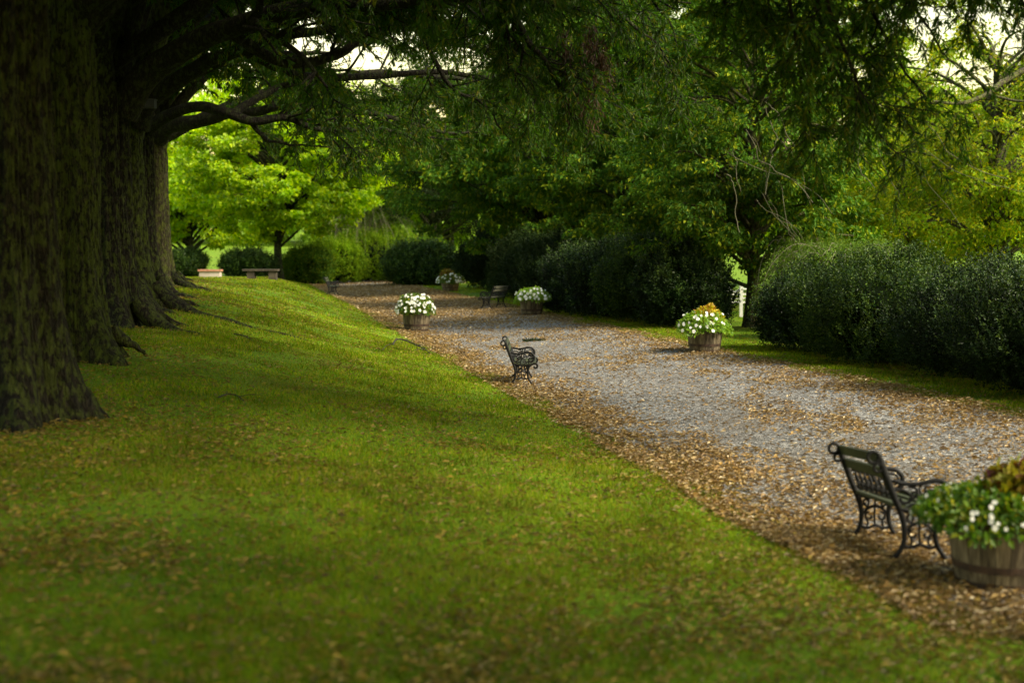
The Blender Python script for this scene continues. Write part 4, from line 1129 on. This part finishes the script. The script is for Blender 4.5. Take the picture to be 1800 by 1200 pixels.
def planter(p, label, seed, s=1.0, sz=1.0, mound=(.52, .30), spread=1.0, nbl=45, leaf='fleaf', coleus=None, spill=(0, 0), first=False, rz=0, bsc=1.0, tmin=.12):
    rng = np.random.default_rng(seed)
    t = empty('flower_barrel', (0, 0, 0), 0, label, 'planter', 'half barrels of flowers along the path')
    if first: tub = tub0
    else: tub = tub0.copy(); col.objects.link(tub)
    tub.parent = t
    for h_ in hoops0:
        h = h_ if first else h_.copy()
        if not first: col.objects.link(h)
        h.parent = tub
    so_ = soil0 if first else soil0.copy()
    if not first: col.objects.link(so_)
    so_.parent = t
    # mound of leaves
    R_, Hh = mound
    mb = MB(); n = 4200
    d = rand_dir(n, rng); d[:, 2] = np.abs(d[:, 2]) - .04
    d = nrm(d)
    rr = 1 - .45 * rng.random(n) ** 1.7
    lump = 1 + .16 * fbm(d[:, 0] * 2.5 + seed, d[:, 1] * 2.5, d[:, 2] * 2.5, seed, 2)
    q = d * np.array([R_ * spread, R_, Hh]) * (rr * lump)[:, None] + [spill[0], spill[1], BH - .02]
    # spilling over the rim
    rh = np.hypot(q[:, 0] - spill[0], q[:, 1]); q[:, 2] -= np.clip((rh - .36) / .2, 0, 1.2) * .07 * (1 + .6 * np.sin(np.arctan2(q[:, 1], q[:, 0]) * 3 + seed))
    ok = ~((np.hypot(q[:, 0], q[:, 1]) < RT + .015) & (q[:, 2] < BH - .005)); q = q[ok]; dd = d[ok]; n = len(q)
    D = nrm(dd * .6 + rand_dir(n, rng) * .8 + [0, 0, -.1]); Nn = nrm(dd + rand_dir(n, rng) * .5 + [0, 0, .5])
    l = .035 + .03 * rng.random(n)
    leaves(mb, q, D, Nn, l, l * .6)
    for k_ in range(90):
        j = rng.integers(0, n); e_ = q[j]
        tube(mb, catmull([[e_[0] * .2, e_[1] * .2, BH - .03], (e_ + [0, 0, BH]) / 2 + [0, 0, .02], e_], 4), .003, 3, 1)
    fo = mb.build('foliage', [M[leaf], M['fleaf']], t)
    if coleus:
        cx, cyy, cr, ch = coleus
        mb = MB(); n = 1500; d = rand_dir(n, rng); d[:, 2] = np.abs(d[:, 2])
        q = d * np.array([cr, cr * .9, ch]) * (1 - .5 * rng.random(n) ** 1.5)[:, None]
        q = q + [cx, cyy, BH + .10 - .05]
        q[:, 2] += .06 * vnoise(q[:, 0] * 11, q[:, 1] * 11, 0, seed)
        D = nrm(d * .5 + rand_dir(n, rng) * .7 + [0, 0, .1]); Nn = nrm(d + rand_dir(n, rng) * .5 + [0, 0, .4]); l = .06 + .04 * rng.random(n)
        leaves(mb, q, D, Nn, l, l * .62); mb.build('coleus', M['coleus_y'] if seed == 2 else M['coleus'], t)
    # blossoms, each one its own
    for k_ in range(nbl):
        a_ = rng.random() * 2 * math.pi; el = math.asin(min(1, -.12 + tmin + (1.0 - tmin) * rng.random()))
        d = np.array([math.cos(a_) * math.cos(el), math.sin(a_) * math.cos(el) , math.sin(el)])
        if d[1] > .55: d[1] *= -1
        q = d * np.array([R_ * spread, R_, Hh]) * 1.06 + [spill[0], spill[1], BH - .0]
        rh = math.hypot(q[0] - spill[0], q[1]); q[2] -= min(max((rh - .36) / .2, 0), 1.2) * .05
        if coleus and math.hypot(q[0] - coleus[0], q[1] - coleus[1]) < coleus[2] * .9 and q[2] > BH + .1: continue
        b = blos0.copy(); col.objects.link(b); b.parent = fo; b.location = tuple(q)
        nn = nrm(d + rng.normal(size=3) * .35 + [0, -.5, .2]); b.rotation_euler = Vector(nn).to_track_quat('Z', 'Y').to_euler()
        sc = bsc * (.85 + .4 * rng.random()); b.scale = (sc, sc, sc)
    t.location = tuple(float(c) for c in p); t.scale = (s, s, s * sz); t.rotation_euler = (0, 0, rz)
    return t

def place_b(px, py, wpx): p = gat(px, py); p = p + np.array([0, .28, 0]); p[2] = float(terr(p[0], p[1])) - .0; return p, wpx / (FPX / p[1]) / (2 * RT)
p, s_ = place_b(1784, 1047, 180)
planter(p, 'half barrel in the lower right corner with red-gold coleus and white flowers spilling left', 1, s_, 1.12, (.46, .17), 1.0, 46, 'fleaf', (.12, 0, .26, .21), (-.10, 0), True, bsc=.5)
p, s_ = place_b(1242, 621, 61)
planter(p, 'half barrel by the fence gap with yellow coleus ringed by white flowers', 2, s_, 1.12, (.50, .30), 1.05, 34, 'fleaf_l', (.06, 0, .30, .30), (-.02, 0), bsc=.95)
p, s_ = place_b(731, 583, 48)
planter(p, 'half barrel on the lawn side covered in a dome of white flowers', 3, s_, 1.17, (.47, .38), 1.0, 95, 'fleaf', None, (-.03, 0), bsc=1.0, tmin=.14)
p, s_ = place_b(935, 555, 41)
planter(p, 'half barrel of bright green plants and white flowers by the middle clump of box', 4, s_, 1.17, (.50, .27), 1.0, 44, 'fleaf_l', None, (0, 0), bsc=1.1, tmin=.2)
p, s_ = place_b(791, 512, 31)
planter(p, 'half barrel at the far bend with orange-red coleus above white flowers', 5, s_, .9, (.52, .34), 1.0, 50, 'fleaf', (-.10, 0, .30, .42), (.02, 0), bsc=1.3, tmin=0)
bpy.data.objects.remove(blos0)

# ------------------------------------------------------------------ white fence in the gap, stone bench, low wall
M['white'] = plain('white_fence_paint', (.78, .78, .76), rough=.5, noise=10, c2=(.66, .67, .64))
Yf = 44.0
base = ray(1303, 440, Yf); base[2] = float(terr(base[0], base[1]))
t = empty('white_fence', base, 0, 'white wooden fence with dipping rail seen through the hedge gap', 'fence')
def fpt(px, py, Y=Yf): return ray(px, py, Y)
for px, yt in ((1303, 500), (1278, 498)):
    mb = MB(); top = fpt(px, yt); g = float(terr(top[0], top[1])) - .1
    box(mb, (top[0], Yf, (top[2] + g) / 2), (.10, .10, top[2] - g), 0); box(mb, (top[0], Yf, top[2] + .012), (.13, .13, .025), 0)
    mb.build('post', M['white'], t, base)
mb = MB(); P = [fpt(x_, y_, Yf) for x_, y_ in ((1278, 501), (1283, 508), (1290, 513), (1297, 511), (1303, 504))]
tube(mb, catmull(P, 6), .028, 8); mb.build('curved_rail', M['white'], t, base)
mb = MB(); P = [fpt(x_, y_, Yf) for x_, y_ in ((1303, 501), (1307, 508), (1314, 508), (1322, 512))]
tube(mb, catmull(P, 6), .028, 8); mb.build('curved_rail', M['white'], t, base)
for yv in (517, 524, 531):
    mb = MB(); a_ = fpt(1278, yv - .7); b_ = fpt(1325, yv + .7); c_ = (a_ + b_) / 2
    box(mb, (c_[0], Yf, c_[2]), (b_[0] - a_[0], .04, .06), 0); mb.build('rail', M['white'], t, base)

M['stone'] = plain('garden_stone', (.028, .021, .013), rough=.9, noise=5, c2=(.06, .048, .03), bump=.6, bscale=20)
g = gat(457, 491); Yb = g[1]; sc = Yb / FPX
t = empty('stone_bench', g, 0, 'low brown stone bench with flat slab on two blocks at the lawn crest', 'bench')
mb = MB(); box(mb, (g[0], Yb + .25, g[2] + .35), (62 * sc, .5, .075), 0); mb.build('seat', M['stone'], t, g)
for px in (440, 478):
    x_ = (px - 457) * sc
    mb = MB(); box(mb, (g[0] + x_, Yb + .25, g[2] + .135), (13 * sc, .4, .352), 0); mb.build('leg', M['stone'], t, g)

g = gat(370, 489.5); Yb = g[1] + 2; sc = Yb / FPX; g[0] = ray(370, 485, Yb)[0]; zg = float(terr(g[0], Yb))
t = empty('low_wall', (g[0], Yb, zg), 0, 'short pale wall with reddish coping beside the left far shrub', 'wall')
t['kind'] = 'thing'
mb = MB(); box(mb, (g[0], Yb, zg + 5 * sc), (36 * sc, .4, 14 * sc), 0)
mb.build('masonry', plain('pale_render', (.34, .28, .22), rough=.8, noise=3, c2=(.46, .39, .33)), t, (g[0], Yb, zg))
mb = MB(); box(mb, (g[0], Yb, zg + 13.6 * sc), (40 * sc, .5, 3.2 * sc), 0)
mb.build('coping', plain('brick_coping', (.30, .12, .07), rough=.8, noise=9, c2=(.42, .2, .12)), t, (g[0], Yb, zg))

# ------------------------------------------------------------------ fallen branches and a clump of debris
def branch_thing(pts, label, seed, r=.016, name='fallen_branch', kids=6, lift=.03):
    rng = np.random.default_rng(seed)
    P = []
    for (px, py, h) in pts:
        g = gat(px, py); g[2] += lift + h; P.append(g)
    base = P[0].copy(); mb = MB(); Q = catmull(P, 5)
    tube(mb, Q, np.linspace(r, r * .35, len(Q)), 6)
    for k_ in range(kids):
        i_ = rng.integers(len(Q) // 5, len(Q) - 1); d = nrm(Q[i_] - Q[i_ - 1]); s_ = nrm(d + rng.normal(size=3) * [.6, .6, .25])
        L_ = .12 + .3 * rng.random()
        tube(mb, catmull([Q[i_], Q[i_] + s_ * L_ * .5 + [0, 0, .02], Q[i_] + s_ * L_ + [0, 0, -.01]], 4), np.linspace(r * .45, r * .2, 9), 4)
    o = mb.build(name, M['twig'], None, base)
    return tag(o, label, 'branch')
branch_thing([(690, 609, .0), (697, 608, .11), (712, 610, .12), (735, 615, .06), (750, 621, .03), (757, 624, .0)], 'forked dead branch lying on the lawn below the dome of white flowers', 1, .022, kids=12)
branch_thing([(672, 618, 0), (680, 614, .05), (690, 608, .02)], 'thin twig left of the forked dead branch', 2, .008, 'fallen_twig', 2)
branch_thing([(806, 612, .02), (818, 628, .03), (828, 637, .0)], 'thin twig lying where lawn meets leaves left of the mid bench', 3, .008, 'fallen_twig', 2)
branch_thing([(384, 703, 0), (400, 700, .02), (418, 703, .02), (428, 709, 0)], 'curved dark twig in the open lawn in front of the trunks', 4, .010, 'fallen_twig', 2)
branch_thing([(412, 590, 0), (432, 597, .03), (445, 603, 0)], 'short dark stick lying beyond the root of the third oak', 5, .012, 'fallen_twig', 3)
g = gat(937, 601); mb = MB(); rng = np.random.default_rng(9); n = 260
q = rng.normal(size=(n, 3)) * [.12, .10, .02]; q[:, 2] = np.abs(q[:, 2]) + .015
leaves(mb, q + g, nrm(rand_dir(n, rng) * [1, 1, .5]), nrm(rand_dir(n, rng) + [0, 0, .7]), .08, .03)
t = empty('leafy_sprig', g, 0, 'small dark clump of leafy twigs fallen on the grey gravel', 'sprig')
mb.build('leaves', M['darker'], t, g); mb = MB()
for k_ in range(12):
    a_ = rng.random() * 3.14; L_ = .18 * rng.random() + .08
    d = np.array([math.cos(a_), math.sin(a_) * .6, .1]); tube(mb, np.array([g - d * L_, g + d * L_]) + [0, 0, .04], .006, 4, 0)
mb.build('twigs', M['twig'], t, g)
